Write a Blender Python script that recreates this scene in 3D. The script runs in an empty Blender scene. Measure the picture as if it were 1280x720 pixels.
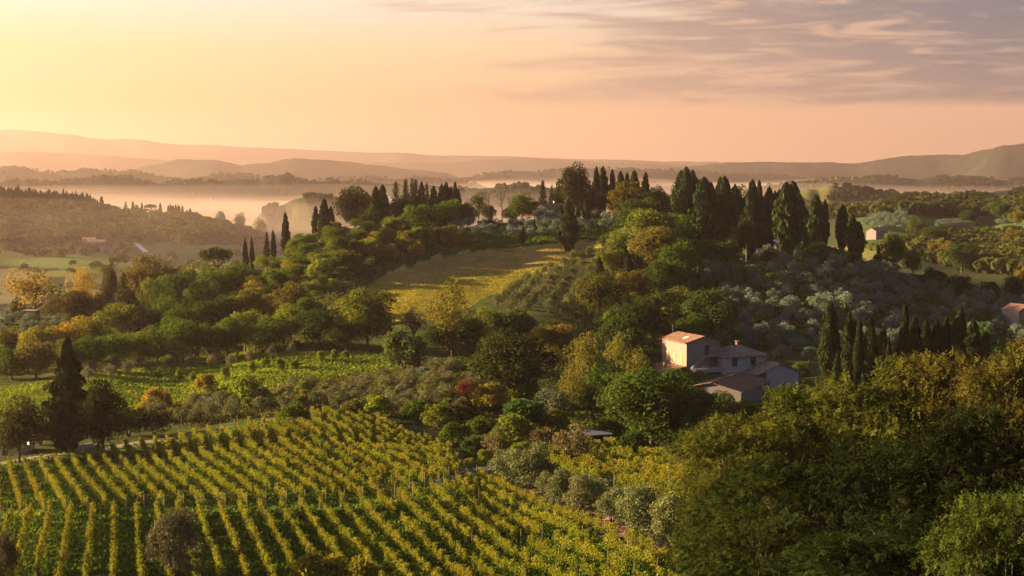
import bpy, math, random
import numpy as np

R = math.radians
rng = np.random.default_rng(7)
random.seed(7)
scene = bpy.context.scene
COL = scene.collection

# ------------------------------------------------------------------ camera
F = 1778.0                       # focal length in pixels of a 1280 wide frame
HORIZON = 225.0
CAMZ = 50.0
PITCH = math.atan((360 - HORIZON) / F)
cam_data = bpy.data.cameras.new('camera')
cam_data.sensor_width = 36.0
cam_data.lens = 36.0 * F / 1280.0
cam_data.clip_start = 0.5
cam_data.clip_end = 30000
cam = bpy.data.objects.new('camera', cam_data)
cam.location = (0, 0, CAMZ)
cam.rotation_euler = (R(90) - PITCH, 0, 0)
COL.objects.link(cam)
scene.camera = cam

# ------------------------------------------------------------------ light
SUN_AZ, SUN_EL = -75.0, 12.0      # degrees from the view direction (negative: left), above the horizon
EXPOSURE = 2.95
SUN_STRENGTH = 5.0
HAZE_DENSITY = 8.0e-5
HAZE_G = 0.55
saz, sel = R(SUN_AZ), R(SUN_EL)
SUN_DIR = (math.sin(saz) * math.cos(sel), math.cos(saz) * math.cos(sel), math.sin(sel))
sun_data = bpy.data.lights.new('sun', 'SUN')
sun_data.energy = SUN_STRENGTH
sun_data.angle = R(0.6)
sun_data.color = (1.0, 0.71, 0.37)
sun = bpy.data.objects.new('sun', sun_data)
from mathutils import Vector
sun.rotation_euler = Vector(SUN_DIR).to_track_quat('Z', 'Y').to_euler()
sun.location = (-300, 100, 300)
COL.objects.link(sun)

scene.view_settings.view_transform = 'Standard'
scene.view_settings.look = 'None'
scene.view_settings.gamma = 1.0
scene.view_settings.use_curve_mapping = False
scene.view_settings.exposure = EXPOSURE
scene.render.engine = 'CYCLES'
cy = scene.cycles
cy.max_bounces = 6
cy.diffuse_bounces = 3
cy.glossy_bounces = 2
cy.transmission_bounces = 3
cy.transparent_max_bounces = 4
cy.volume_bounces = 0
cy.use_denoising = True
cy.caustics_reflective = False
cy.caustics_refractive = False


class NT:
    """small helper around a node tree"""
    def __init__(s, tree):
        s.t = tree
        tree.nodes.clear()

    def n(s, typ, **kw):
        node = s.t.nodes.new(typ)
        for k, v in kw.items():
            setattr(node, k, v)
        return node

    def link(s, a, b):
        s.t.links.new(a, b)

    def put(s, sock, v):
        if v is None:
            return
        if isinstance(v, bpy.types.NodeSocket):
            s.link(v, sock)
        else:
            if hasattr(sock, 'default_value') and sock.type == 'RGBA' and len(v) == 3:
                v = (*v, 1.0)
            sock.default_value = v

    def math(s, op, a, b=None, c=None, clamp=False):
        m = s.n('ShaderNodeMath', operation=op)
        m.use_clamp = clamp
        s.put(m.inputs[0], a)
        s.put(m.inputs[1], b)
        s.put(m.inputs[2], c)
        return m.outputs[0]

    def smooth(s, x, a, b):
        m = s.n('ShaderNodeMapRange', interpolation_type='SMOOTHSTEP')
        s.put(m.inputs[0], x)
        m.inputs[1].default_value = a
        m.inputs[2].default_value = b
        return m.outputs[0]

    def mix(s, f, a, b, mode='MIX'):
        m = s.n('ShaderNodeMix', data_type='RGBA', blend_type=mode)
        m.clamp_factor = True
        s.put(m.inputs[0], f)
        s.put(m.inputs[6], a)
        s.put(m.inputs[7], b)
        return m.outputs[2]

    def ramp(s, f, stops, interp='LINEAR'):
        r = s.n('ShaderNodeValToRGB')
        r.color_ramp.interpolation = interp
        e = r.color_ramp.elements
        while len(e) > 1:
            e.remove(e[-1])
        for i, (p, c) in enumerate(stops):
            el = e[0] if i == 0 else e.new(p)
            el.position = p
            el.color = (*c, 1) if len(c) == 3 else c
        s.put(r.inputs[0], f)
        return r.outputs[0]

    def noise(s, vec, scale, detail=3, rough=0.55, dist=0.0):
        nz = s.n('ShaderNodeTexNoise')
        s.put(nz.inputs['Vector'], vec)
        nz.inputs['Scale'].default_value = scale
        nz.inputs['Detail'].default_value = detail
        nz.inputs['Roughness'].default_value = rough
        nz.inputs['Distortion'].default_value = dist
        return nz.outputs[0]

    def combine(s, x, y, z):
        c = s.n('ShaderNodeCombineXYZ')
        s.put(c.inputs[0], x)
        s.put(c.inputs[1], y)
        s.put(c.inputs[2], z)
        return c.outputs[0]


# ------------------------------------------------------------------ sky
SKY_GAIN = 0.124
world = bpy.data.worlds.new('World')
scene.world = world
world.use_nodes = True
w = NT(world.node_tree)
out = w.n('ShaderNodeOutputWorld')
bg = w.n('ShaderNodeBackground')
w.link(bg.outputs[0], out.inputs[0])
tc = w.n('ShaderNodeTexCoord')
sep = w.n('ShaderNodeSeparateXYZ')
w.link(tc.outputs['Generated'], sep.inputs[0])
dx, dy, dz = sep.outputs
az = w.math('MULTIPLY', w.math('ARCTAN2', dx, dy), 57.2958)         # degrees, right positive
el = w.math('MULTIPLY', w.math('ARCSINE', dz), 57.2958)
sky = w.n('ShaderNodeTexSky', sky_type='NISHITA')
sky.sun_disc = False
sky.sun_elevation = sel
sky.sun_rotation = saz
sky.air_density = 1.0
sky.dust_density = 3.0
sky.ozone_density = 1.5
sky.altitude = 300
# low sky: yellow towards the sun, peach away from it
low_l = w.ramp(w.math('DIVIDE', el, 12.0, clamp=True), [(0.0, (1.5, .86, .42)), (.12, (1.3, .76, .34)), (.26, (1.04, .72, .28)), (.42, (1.03, .84, .42)), (.58, (1.06, 1.01, .82)), (1.0, (.85, .84, .74))])
low_r = w.ramp(w.math('DIVIDE', el, 12.0, clamp=True), [(0.0, (1.5, .84, .50)), (.12, (1.40, .74, .47)), (.26, (1.06, .59, .40)), (.42, (1.0, .72, .50)), (.6, (.86, .76, .66)), (1.0, (.55, .58, .58))])
side = w.smooth(az, -22, 18)
low = w.mix(side, low_l, low_r)
# a cloud sheet with a level lower edge, thinning out towards the sun
n1 = w.noise(w.combine(w.math('MULTIPLY', az, .05), w.math('ADD', w.math('MULTIPLY', el, .55), w.math('MULTIPLY', az, -.012)), .3), 2.6, 7, .6, .5)
n2 = w.noise(w.combine(w.math('MULTIPLY', az, .11), w.math('MULTIPLY', el, .85), 2.0), 2.2, 7, .6, 1.0)
n3 = w.noise(w.combine(w.math('MULTIPLY', az, .22), w.math('MULTIPLY', el, .6), 5.0), 2.0, 6, .6, .4)
lowcut = w.smooth(w.math('ADD', el, w.math('MULTIPLY', w.math('SUBTRACT', n1, .5), .7)), 2.75, 3.2)
hi_cut = w.smooth(el, 30, 14)
cover = w.smooth(w.math('ADD', w.math('MULTIPLY', az, .08), w.math('MULTIPLY', w.math('SUBTRACT', n1, .5), 3.0)), -.15, .75)
cmask = w.math('MULTIPLY', w.math('MULTIPLY', cover, lowcut), hi_cut)
grey = w.mix(w.smooth(w.math('ADD', az, w.math('MULTIPLY', el, 1.4)), 6, 29), (.52, .37, .31), (.07, .15, .235))
ccol = w.mix(w.math('MULTIPLY', w.smooth(n2, .48, .70), .75), grey, (.92, .58, .40))
ccol = w.mix(w.math('MULTIPLY', w.smooth(n3, .56, .74), .35), ccol, (.70, .56, .50))
low = w.mix(w.math('MULTIPLY', cmask, .93), low, ccol)
# the half of the sky away from the sun is dim and blue
back = w.math('MAXIMUM', w.smooth(az, 30, 70), w.smooth(az, -125, -165))
low = w.mix(back, low, (.15, .215, .30))
skyc = w.n('ShaderNodeVectorMath', operation='SCALE')
w.link(sky.outputs[0], skyc.inputs[0])
skyc.inputs['Scale'].default_value = 0.030
lowc = w.n('ShaderNodeVectorMath', operation='SCALE')
w.link(low, lowc.inputs[0])
lowc.inputs['Scale'].default_value = SKY_GAIN
high = w.smooth(el, 8, 24)
w.link(w.mix(high, lowc.outputs[0], skyc.outputs[0]), bg.inputs[0])
bg.inputs[1].default_value = 1.0


# ------------------------------------------------------------------ projection helpers
def ray(px, py):
    u = (np.asarray(px, float) - 640) / F
    v = (360 - np.asarray(py, float)) / F
    yc = math.cos(PITCH) + v * math.sin(PITCH)
    zc = -math.sin(PITCH) + v * math.cos(PITCH)
    return u / yc, zc / yc          # x and z gained per metre of y


def at(px, py, d):
    a, b = ray(px, py)
    return np.array([a * d, d, CAMZ + b * d])


def project(x, y, z):
    z = z - CAMZ
    fw = y * math.cos(PITCH) - z * math.sin(PITCH)
    up = y * math.sin(PITCH) + z * math.cos(PITCH)
    return 640 + F * x / fw, 360 - F * up / fw


def smoothstep(x, a, b):
    t = np.clip((x - a) / (b - a), 0, 1)
    return t * t * (3 - 2 * t)


def vnoise(x, y, seed=0):
    xi, yi = np.floor(x), np.floor(y)
    fx, fy = x - xi, y - yi
    fx = fx * fx * (3 - 2 * fx)
    fy = fy * fy * (3 - 2 * fy)

    def h(a, b):
        s = np.sin(a * 127.1 + b * 311.7 + seed * 74.7) * 43758.5453
        return s - np.floor(s)
    return (h(xi, yi) * (1 - fx) + h(xi + 1, yi) * fx) * (1 - fy) + (h(xi, yi + 1) * (1 - fx) + h(xi + 1, yi + 1) * fx) * fy


# ------------------------------------------------------------------ terrain
CP = [  # ground seen in the photograph: column, row, distance
    (0, 720, 135), (320, 720, 130), (640, 720, 128), (830, 720, 118), (60, 640, 160), (310, 635, 165), (440, 632, 166), (560, 601, 180),
    (0, 580, 222), (116, 562, 230), (230, 546, 238), (420, 511, 252), (560, 560, 215), (600, 592, 192), (700, 640, 155), (830, 680, 130),
    (700, 590, 185), (860, 610, 165), (780, 560, 215), (650, 560, 210), (850, 520, 262), (760, 520, 262),
    (0, 497, 290), (120, 480, 300), (300, 467, 315), (450, 455, 328), (560, 455, 325), (250, 510, 268), (420, 490, 282), (560, 490, 282), (640, 480, 300),
    (20, 460, 345), (150, 452, 360), (300, 447, 352), (0, 405, 450), (120, 402, 455), (250, 410, 420),
    (415, 384, 402), (520, 400, 382), (470, 352, 455), (560, 322, 500), (640, 312, 520), (745, 301, 530), (640, 358, 440), (600, 378, 410), (700, 345, 460), (700, 395, 390),
    (640, 430, 345), (700, 440, 340), (760, 400, 400), (790, 440, 345), (760, 460, 325),
    (560, 288, 560), (680, 272, 590), (750, 271, 595), (610, 278, 580), (800, 268, 590), (490, 280, 570),
    (420, 292, 560), (350, 322, 530), (300, 352, 505), (250, 375, 495), (350, 360, 460), (180, 395, 480), (60, 396, 490),
    (870, 296, 565), (1000, 306, 560), (1060, 318, 560), (1150, 348, 525), (1280, 380, 500), (900, 335, 505), (920, 370, 450), (1000, 400, 415), (920, 435, 375),
    (1100, 432, 392), (1280, 432, 405), (1150, 390, 455), (858, 464, 330), (905, 474, 326), (835, 470, 330), (975, 500, 318), (1040, 486, 314), (1200, 490, 306), (900, 520, 305), (1280, 495, 300),
    # valley and ridge beyond, on the left
    (0, 346, 1000), (110, 332, 1110), (250, 326, 1200), (110, 313, 1260), (0, 313, 1240), (200, 318, 1270), (0, 256, 1600), (60, 257, 1600), (120, 263, 1600), (240, 275, 1600), (330, 300, 1600), (160, 288, 1430), (40, 284, 1430),
    # valley and ridge beyond, on the right
    (1120, 312, 900), (1090, 299, 960), (1200, 298, 1010), (1150, 258, 1250), (1280, 256, 1230), (1200, 345, 780), (1280, 372, 660), (1060, 268, 1250), (1000, 270, 1350), (1230, 285, 1090), (1160, 345, 640), (1270, 330, 820),
]
ZP = [  # ground hidden from the camera: column, distance, height relative to the camera
    (100, 8, -12), (640, 8, -10), (1180, 8, -9), (100, 60, -28), (640, 60, -27), (1180, 60, -25), (1000, 100, -31.5), (1150, 90, -31), (1280, 95, -32), (300, 95, -34), (950, 140, -37), (1100, 140, -37), (1250, 140, -37),
    (1000, 200, -41), (1200, 200, -41), (1100, 260, -44), (1280, 260, -44), (200, 600, -56), (60, 620, -60), (350, 640, -56), (450, 660, -50), (560, 680, -45), (700, 700, -42), (850, 680, -45), (1000, 660, -50), (1100, 640, -52),
    (100, 800, -68), (350, 800, -72), (560, 850, -68), (750, 880, -70), (950, 850, -66), (450, 1150, -78), (640, 1150, -80), (850, 1150, -75), (450, 1500, -75), (640, 1700, -60), (800, 1500, -70), (950, 1600, -45),
    (0, 1900, -80), (250, 1900, -85), (500, 1950, -85), (800, 1950, -85), (1100, 1800, -75), (1280, 1700, -70),
    (-420, 60, -30), (-420, 150, -39), (-420, 230, -46), (-420, 400, -48), (-420, 600, -62), (-420, 1000, -70), (-420, 1600, -25), (-420, 1950, -80),
    (1700, 60, -26), (1700, 150, -36), (1700, 300, -46), (1700, 500, -52), (1700, 800, -58), (1700, 1200, -25), (1700, 1900, -75),
    (-1000, 60, -30), (-1000, 300, -48), (-1000, 1000, -75), (-1000, 1900, -80), (2300, 60, -28), (2300, 300, -48), (2300, 1000, -60), (2300, 1900, -75),
]
pts, zz = [], []
for px, py, d in CP:
    p = at(px, py, d)
    pts.append((p[0] / d * 4.5, math.log(d)))
    zz.append(p[2])
for px, d, z in ZP:
    pts.append(((px - 640) / F * 4.5, math.log(d)))
    zz.append(CAMZ + z)
pts, zz = np.array(pts), np.array(zz)


def tps_k(r2):
    return 0.5 * r2 * np.log(r2 + 1e-12)


def tps_fit(P, Z, lam=2e-4):
    n = len(P)
    r2 = ((P[:, None] - P[None]) ** 2).sum(-1)
    A = np.zeros((n + 3, n + 3))
    A[:n, :n] = tps_k(r2) + lam * np.eye(n)
    A[:n, n] = 1
    A[:n, n + 1:] = P
    A[n, :n] = 1
    A[n + 1:, :n] = P.T
    return np.linalg.solve(A, np.concatenate([Z, np.zeros(3)]))


CO = tps_fit(pts, zz)


def tps(P):
    res = np.empty(len(P))
    for i in range(0, len(P), 20000):
        q = P[i:i + 20000]
        r2 = ((q[:, None] - pts[None]) ** 2).sum(-1)
        res[i:i + 20000] = tps_k(r2) @ CO[:-3] + CO[-3] + q @ CO[-2:]
    return res


PLAIN = CAMZ - 95
FAR = [  # hills in the haze: distance, depth, crest as (column, row)
    (1900, 90, [(330, 262), (372, 250), (400, 247), (440, 249), (470, 256), (520, 266)]),
    (2490, 170, [(440, 262), (500, 252), (560, 242), (583, 238), (610, 235), (650, 232), (690, 233), (760, 238), (850, 250), (900, 262)]),
    (2050, 200, [(940, 255), (980, 241), (1027, 235), (1070, 237), (1110, 240), (1180, 246), (1260, 240), (1400, 238)]),
    (2700, 260, [(-300, 226), (0, 228), (91, 227), (131, 222), (151, 222), (181, 226), (235, 228), (289, 226), (336, 221), (356, 219), (372, 224), (430, 227), (500, 230), (560, 234), (620, 240)]),
    (3300, 260, [(930, 236), (1000, 229), (1083, 222), (1110, 221), (1150, 224), (1220, 222), (1260, 224), (1400, 222)]),
    (3600, 320, [(-300, 208), (0, 210), (24, 209), (54, 216), (70, 215), (104, 211), (128, 214), (168, 216), (208, 221), (235, 224), (256, 221), (286, 217), (316, 219), (345, 226), (420, 224), (470, 222), (540, 224), (600, 230)]),
    (4100, 300, [(540, 226), (600, 220), (640, 214), (700, 213), (760, 213), (850, 214), (900, 217), (960, 219), (1040, 224)]),
    (4700, 380, [(120, 218), (168, 211), (188, 206), (225, 199), (269, 200), (303, 207), (336, 204), (370, 198), (403, 200), (440, 202), (500, 210), (560, 216)]),
    (4500, 420, [(840, 210), (911, 203), (946, 202), (988, 203), (1069, 203), (1094, 199), (1129, 195), (1160, 193), (1205, 193), (1220, 190), (1252, 184), (1280, 181), (1400, 172), (1700, 170)]),
    (6000, 450, [(-300, 190), (0, 192), (60, 190), (120, 194), (200, 200), (280, 206)]),
    (6600, 500, [(400, 208), (470, 203), (560, 204), (600, 200), (650, 198), (700, 200), (760, 203), (840, 207), (900, 210)]),
    (8200, 600, [(-500, 158), (-200, 160), (0, 161), (13, 160), (50, 164), (84, 169), (118, 173), (158, 174), (202, 179), (249, 180), (303, 184), (356, 185), (430, 189), (500, 192), (560, 194), (640, 196), (720, 199), (800, 201), (900, 203), (1000, 204), (1200, 205), (1700, 206)]),
]


FAR = [(D * k, wd * k, c) for (D, wd, c), k in zip(FAR, (1, 1, 1, 1.25, 1.35, 1.45, 1.6, 1.75, 1.9, 2, 2, 2))]


def terrain_raw(u, y):
    lo = y < 2300
    z = np.full(u.shape, PLAIN, float)
    z[lo] = tps(np.stack([u[lo] * 4.5, np.log(y[lo])], -1))
    k = smoothstep(y, 1780, 2150)
    z = z * (1 - k) + PLAIN * k
    x = u * y
    near = 1 - smoothstep(y, 1200, 1800)
    z += near * ((vnoise(x / 9, y / 9, 1) - .5) * .35 + (vnoise(x / 31, y / 31, 2) - .5) * .9 * smoothstep(y, 240, 420))
    z += smoothstep(y, 900, 2400) * (vnoise(x / 150, y / 150, 3) - .5) * 10
    for D, wd, crest in FAR:
        cpx = np.array([c[0] for c in crest], float)
        cpy = np.array([c[1] for c in crest], float)
        px = 640 + F * u
        row = np.interp(px, cpx, cpy)
        zc = CAMZ + (HORIZON - row) / F * D
        fade = np.interp(px, [cpx[0] - 60, cpx[0], cpx[-1], cpx[-1] + 60], [0, 1, 1, 0])
        rough = (vnoise(u * D / 60, y / 120, D) - .5) * 9 + (vnoise(u * D / 17, y / 60, D + 1) - .5) * 6
        off = (vnoise(u * D / 420, y * 0, D + 2) - .5) * wd * .9
        g = np.exp(-((y - D - off) / (wd * (1 + .5 * (y > D + off)))) ** 2)
        hill = PLAIN + (zc - PLAIN) * fade * g + rough * g * fade
        z = np.maximum(z, np.where(g > 1e-3, hill, -1e9))
    return z


us = np.concatenate([np.linspace(-.62, -.42, 24)[:-1], np.linspace(-.42, .42, 470), np.linspace(.42, .62, 24)[1:]])
ly = np.concatenate([np.arange(math.log(8), math.log(90), .04), np.arange(math.log(90), math.log(700), .0075), np.arange(math.log(700), math.log(2100), .012), np.arange(math.log(2100), math.log(19000), .012)])
UU, LL = np.meshgrid(us, ly)
YY = np.exp(LL)
ZZ = terrain_raw(UU.ravel(), YY.ravel()).reshape(UU.shape)


def T(x, y):
    x, y = np.asarray(x, float), np.asarray(y, float)
    u, l = np.clip(x / y, us[0], us[-1]), np.clip(np.log(np.maximum(y, 8.01)), ly[0], ly[-1])
    i = np.clip(np.searchsorted(us, u) - 1, 0, len(us) - 2)
    j = np.clip(np.searchsorted(ly, l) - 1, 0, len(ly) - 2)
    a = (u - us[i]) / (us[i + 1] - us[i])
    b = (l - ly[j]) / (ly[j + 1] - ly[j])
    return (ZZ[j, i] * (1 - a) + ZZ[j, i + 1] * a) * (1 - b) + (ZZ[j + 1, i] * (1 - a) + ZZ[j + 1, i + 1] * a) * b


STEPS = np.exp(np.arange(math.log(85), math.log(2000), .004))


def hit(px, py, dmin=85, dmax=2000):
    """where the line of sight through a pixel meets the ground"""
    px, py = np.atleast_1d(np.asarray(px, float)), np.atleast_1d(np.asarray(py, float))
    res = np.full((len(px), 3), np.nan)
    st = STEPS[(STEPS >= dmin) & (STEPS <= dmax)]
    for i in range(0, len(px), 4000):
        a, b = ray(px[i:i + 4000], py[i:i + 4000])
        X = a[:, None] * st
        zr = CAMZ + b[:, None] * st
        below = zr <= T(X, np.broadcast_to(st, X.shape))
        k = below.argmax(1)
        ok = below.any(1)
        y = st[k]
        r = np.stack([a * y, y, T(a * y, y)], -1)
        r[~ok] = np.nan
        res[i:i + 4000] = r
    return res


def inpoly(px, py, poly):
    px, py = np.asarray(px), np.asarray(py)
    c = np.zeros(px.shape, bool)
    n = len(poly)
    for i in range(n):
        x1, y1 = poly[i]
        x2, y2 = poly[(i + 1) % n]
        with np.errstate(divide='ignore', invalid='ignore'):
            m = ((y1 > py) != (y2 > py)) & (px < (x2 - x1) * (py - y1) / (y2 - y1 + 1e-9) + x1)
        c ^= m
    return c


def sample_poly(poly, n):
    P = np.array(poly, float)
    lo, hi = P.min(0), P.max(0)
    got = []
    while sum(len(g) for g in got) < n:
        q = lo + rng.random((n * 3, 2)) * (hi - lo)
        got.append(q[inpoly(q[:, 0], q[:, 1], poly)])
    return np.concatenate(got)[:n]


# ------------------------------------------------------------------ object helpers
def tag(o, label=None, cat=None, group=None, kind=None):
    if label:
        o['label'] = label
    if cat:
        o['category'] = cat
    if group:
        o['group'] = group
    if kind:
        o['kind'] = kind
    return o


def link(name, data, parent=None):
    o = bpy.data.objects.new(name, data)
    COL.objects.link(o)
    if parent is not None:
        o.parent = parent
    return o


def empty(name, loc, rz=0.0):
    o = link(name, None)
    o.location = loc
    o.rotation_euler = (0, 0, rz)
    o.empty_display_size = .5
    return o


def fast_mesh(name, V, faces, mats, v=None, midx=None, smooth=False):
    """faces: list of integer arrays, each (n, k)"""
    me = bpy.data.meshes.new(name)
    V = np.ascontiguousarray(V, np.float32)
    me.vertices.add(len(V))
    me.vertices.foreach_set('co', V.ravel())
    loops = np.concatenate([f.ravel() for f in faces]).astype(np.int32)
    tot = np.concatenate([np.full(len(f), f.shape[1]) for f in faces]).astype(np.int32)
    start = np.concatenate([[0], np.cumsum(tot)[:-1]]).astype(np.int32)
    me.loops.add(len(loops))
    me.loops.foreach_set('vertex_index', loops)
    me.polygons.add(len(tot))
    me.polygons.foreach_set('loop_start', start)
    me.polygons.foreach_set('loop_total', tot)
    if midx is not None:
        me.polygons.foreach_set('material_index', np.asarray(midx, np.int32))
    if smooth:
        me.polygons.foreach_set('use_smooth', np.ones(len(tot), bool))
    for m in mats:
        me.materials.append(m)
    if v is not None:
        at_ = me.attributes.new('tone', 'FLOAT', 'POINT')
        at_.data.foreach_set('value', np.asarray(v, np.float32))
    me.update(calc_edges=True)
    return me


# ------------------------------------------------------------------ materials
def new_mat(name):
    m = bpy.data.materials.new(name)
    m.use_nodes = True
    return m, NT(m.node_tree)


def leaf_material(name, dark=(.62, .66, .6), light=(1.5, 1.32, .85), transl=.35, gloss=0.0):
    m, t = new_mat(name)
    o = t.n('ShaderNodeOutputMaterial')
    oi = t.n('ShaderNodeObjectInfo')
    a = t.n('ShaderNodeAttribute', attribute_name='tone')
    c = t.mix(1.0, oi.outputs['Color'], t.mix(a.outputs['Fac'], dark, light), 'MULTIPLY')
    d = t.n('ShaderNodeBsdfDiffuse')
    tr = t.n('ShaderNodeBsdfTranslucent')
    t.link(c, d.inputs[0])
    t.link(t.mix(1.0, c, (1.15, 1.1, .6), 'MULTIPLY'), tr.inputs[0])
    ms = t.n('ShaderNodeMixShader')
    ms.inputs[0].default_value = transl
    t.link(d.outputs[0], ms.inputs[1])
    t.link(tr.outputs[0], ms.inputs[2])
    t.link(ms.outputs[0], o.inputs[0])
    return m


def plain_material(name, col, rough=.85, var=.25, scale=3.0, bump=0.0, bscale=20.0, metal=0.0, spec=.3):
    m, t = new_mat(name)
    o = t.n('ShaderNodeOutputMaterial')
    b = t.n('ShaderNodeBsdfPrincipled')
    tcn = t.n('ShaderNodeTexCoord')
    n = t.noise(tcn.outputs['Object'], scale, 5, .6)
    lo = tuple(c * (1 - var) for c in col)
    hi = tuple(min(1, c * (1 + var)) for c in col)
    t.link(t.mix(t.smooth(n, .3, .7), lo, hi), b.inputs['Base Color'])
    b.inputs['Roughness'].default_value = rough
    b.inputs['Metallic'].default_value = metal
    b.inputs['Specular IOR Level'].default_value = spec
    if bump:
        bn = t.n('ShaderNodeBump')
        bn.inputs['Strength'].default_value = bump
        t.link(t.noise(tcn.outputs['Object'], bscale, 4), bn.inputs['Height'])
        t.link(bn.outputs[0], b.inputs['Normal'])
    t.link(b.outputs[0], o.inputs[0])
    return m


LEAF = leaf_material('leaf')
OLIVE_LEAF = leaf_material('olive leaf', (.68, .72, .66), (1.28, 1.27, 1.1), .15)
NEEDLE = leaf_material('needle', (.6, .62, .58), (1.45, 1.35, 1.0), .12)
VINE = leaf_material('vine leaf', (.36, .56, .40), (1.60, 1.15, .72), .32)
GRASSM = leaf_material('grass blade', (.75, .78, .7), (1.5, 1.35, 1.0), .3)
BARK = plain_material('bark', (.075, .055, .04), .95, .4, 2.0, .6, 8.0)


def stucco(name, col, stain=(.35, .3, .26), stone=False):
    m, t = new_mat(name)
    o = t.n('ShaderNodeOutputMaterial')
    b = t.n('ShaderNodeBsdfPrincipled')
    tcn = t.n('ShaderNodeTexCoord')
    n = t.noise(tcn.outputs['Object'], .7, 6, .65)
    c = t.mix(t.math('MULTIPLY', t.smooth(n, .5, .75), .55), col, stain)
    if stone:
        vo = t.n('ShaderNodeTexVoronoi')
        vo.inputs['Scale'].default_value = 2.6
        t.link(tcn.outputs['Object'], vo.inputs['Vector'])
        c = t.mix(.45, c, t.mix(vo.outputs['Color'], tuple(x * .55 for x in col), tuple(min(1, x * 1.25) for x in col)))
    t.link(c, b.inputs['Base Color'])
    b.inputs['Roughness'].default_value = .95
    b.inputs['Specular IOR Level'].default_value = .1
    bn = t.n('ShaderNodeBump')
    bn.inputs['Strength'].default_value = .25
    t.link(t.noise(tcn.outputs['Object'], 6, 4), bn.inputs['Height'])
    t.link(bn.outputs[0], b.inputs['Normal'])
    t.link(b.outputs[0], o.inputs[0])
    return m


def tile_material(name, col, axis='Y', pitch=.24):
    """clay pan-tile roof: channels that run down the slope"""
    m, t = new_mat(name)
    o = t.n('ShaderNodeOutputMaterial')
    b = t.n('ShaderNodeBsdfPrincipled')
    tcn = t.n('ShaderNodeTexCoord')
    sp = t.n('ShaderNodeSeparateXYZ')
    t.link(tcn.outputs['Object'], sp.inputs[0])
    along = sp.outputs[axis]
    other = sp.outputs['X' if axis == 'Y' else 'Y']
    wv = t.math('SINE', t.math('MULTIPLY', along, 2 * math.pi / pitch / 1.6))
    row = t.math('FRACT', t.math('MULTIPLY', other, 2.6))
    cell = t.n('ShaderNodeTexWhiteNoise')
    t.link(t.combine(t.math('FLOOR', t.math('MULTIPLY', along, 1 / pitch / 1.6)), t.math('FLOOR', t.math('MULTIPLY', other, 2.6)), 0), cell.inputs[0])
    big = t.noise(tcn.outputs['Object'], .9, 4, .6)
    c = t.mix(cell.outputs[0], tuple(x * .55 for x in col), tuple(min(1, x * 1.4) for x in col))
    c = t.mix(t.smooth(big, .45, .75), c, tuple(x * .5 + .05 for x in col))
    t.link(c, b.inputs['Base Color'])
    b.inputs['Roughness'].default_value = .9
    b.inputs['Specular IOR Level'].default_value = .15
    bn = t.n('ShaderNodeBump')
    bn.inputs['Strength'].default_value = .8
    bn.inputs['Distance'].default_value = .12
    t.link(t.math('ADD', wv, t.math('MULTIPLY', row, .5)), bn.inputs['Height'])
    t.link(bn.outputs[0], b.inputs['Normal'])
    t.link(b.outputs[0], o.inputs[0])
    return m


# ------------------------------------------------------------------ ground sheet
FIELD = [(408, 388), (430, 370), (480, 346), (560, 320), (640, 309), (735, 298), (756, 306), (710, 328), (650, 352), (605, 374), (560, 398), (515, 404)]
FIELD_TOP = [(470, 352), (480, 346), (560, 320), (640, 309), (735, 298), (748, 303), (700, 322), (640, 338), (570, 345), (520, 362)]
VINES = [(-60, 590), (0, 578), (200, 550), (400, 512), (470, 522), (560, 560), (600, 592), (830, 700), (860, 760), (-60, 760)]
VINES_C = [(640, 560), (720, 556), (900, 575), (900, 640), (850, 620), (760, 590), (690, 575)]
MEADOW = [(-60, 500), (0, 486), (120, 468), (300, 440), (450, 440), (520, 455), (430, 470), (330, 492), (200, 510), (0, 520), (-60, 520)]


def blur_mask(px, py, poly, jitter, seed):
    return inpoly(px + (vnoise(px / 9, py / 5, seed) - .5) * jitter, py + (vnoise(px / 9 + 40, py / 5, seed) - .5) * jitter * .5, poly)


gpx, gpy = project(UU * YY, YY, ZZ)
gcol = np.empty(UU.shape + (3,))
gcol[:] = (.050, .060, .022)
far = YY > 640
woods = vnoise(UU * YY / 130, YY / 130, 11) * .6 + vnoise(UU * YY / 55, YY / 55, 12) * .4
gcol[far] = np.where(woods[far][:, None] > .58, np.array([.12, .12, .05]), np.array([.040, .048, .026]))
gcol[(YY > 2000)] = np.array([.018, .024, .024]) + .15 * (gcol[YY > 2000] - .04)  # haze blue of the far hills put into their ground colour
m = blur_mask(gpx, gpy, FIELD, 10, 1) & (YY > 330) & (YY < 640)
gcol[m] = (.25, .225, .040)
m = blur_mask(gpx, gpy, FIELD_TOP, 26, 2) & (YY > 330) & (YY < 640)
gcol[m] = (.27, .185, .085)
m = inpoly(gpx, gpy, VINES) & (YY < 300)
gcol[m] = (.055, .105, .020)
m = m & (vnoise(UU * YY / 7, YY / 16, 5) > .62)
gcol[m] = (.15, .13, .035)
m = inpoly(gpx, gpy, VINES_C) & (YY < 300)
gcol[m] = (.07, .085, .02)
m = inpoly(gpx, gpy, MEADOW) & (YY > 235) & (YY < 420)
gcol[m] = (.13, .18, .026)
m = inpoly(gpx, gpy, [(560, 314), (600, 296), (770, 285), (770, 297), (735, 298), (640, 309)]) & (YY > 450) & (YY < 640)
gcol[m] = (.055, .095, .02)
m = inpoly(gpx, gpy, [(-20, 338), (20, 335), (60, 345), (60, 380), (-20, 380)]) & (YY > 700)
gcol[m] = (.17, .15, .09)
m = inpoly(gpx, gpy, [(-20, 310), (100, 312), (200, 305), (320, 306), (310, 345), (60, 335), (-20, 330)]) & (YY > 850) & (YY < 1420)
gcol[m] = (.10, .13, .05)
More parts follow.
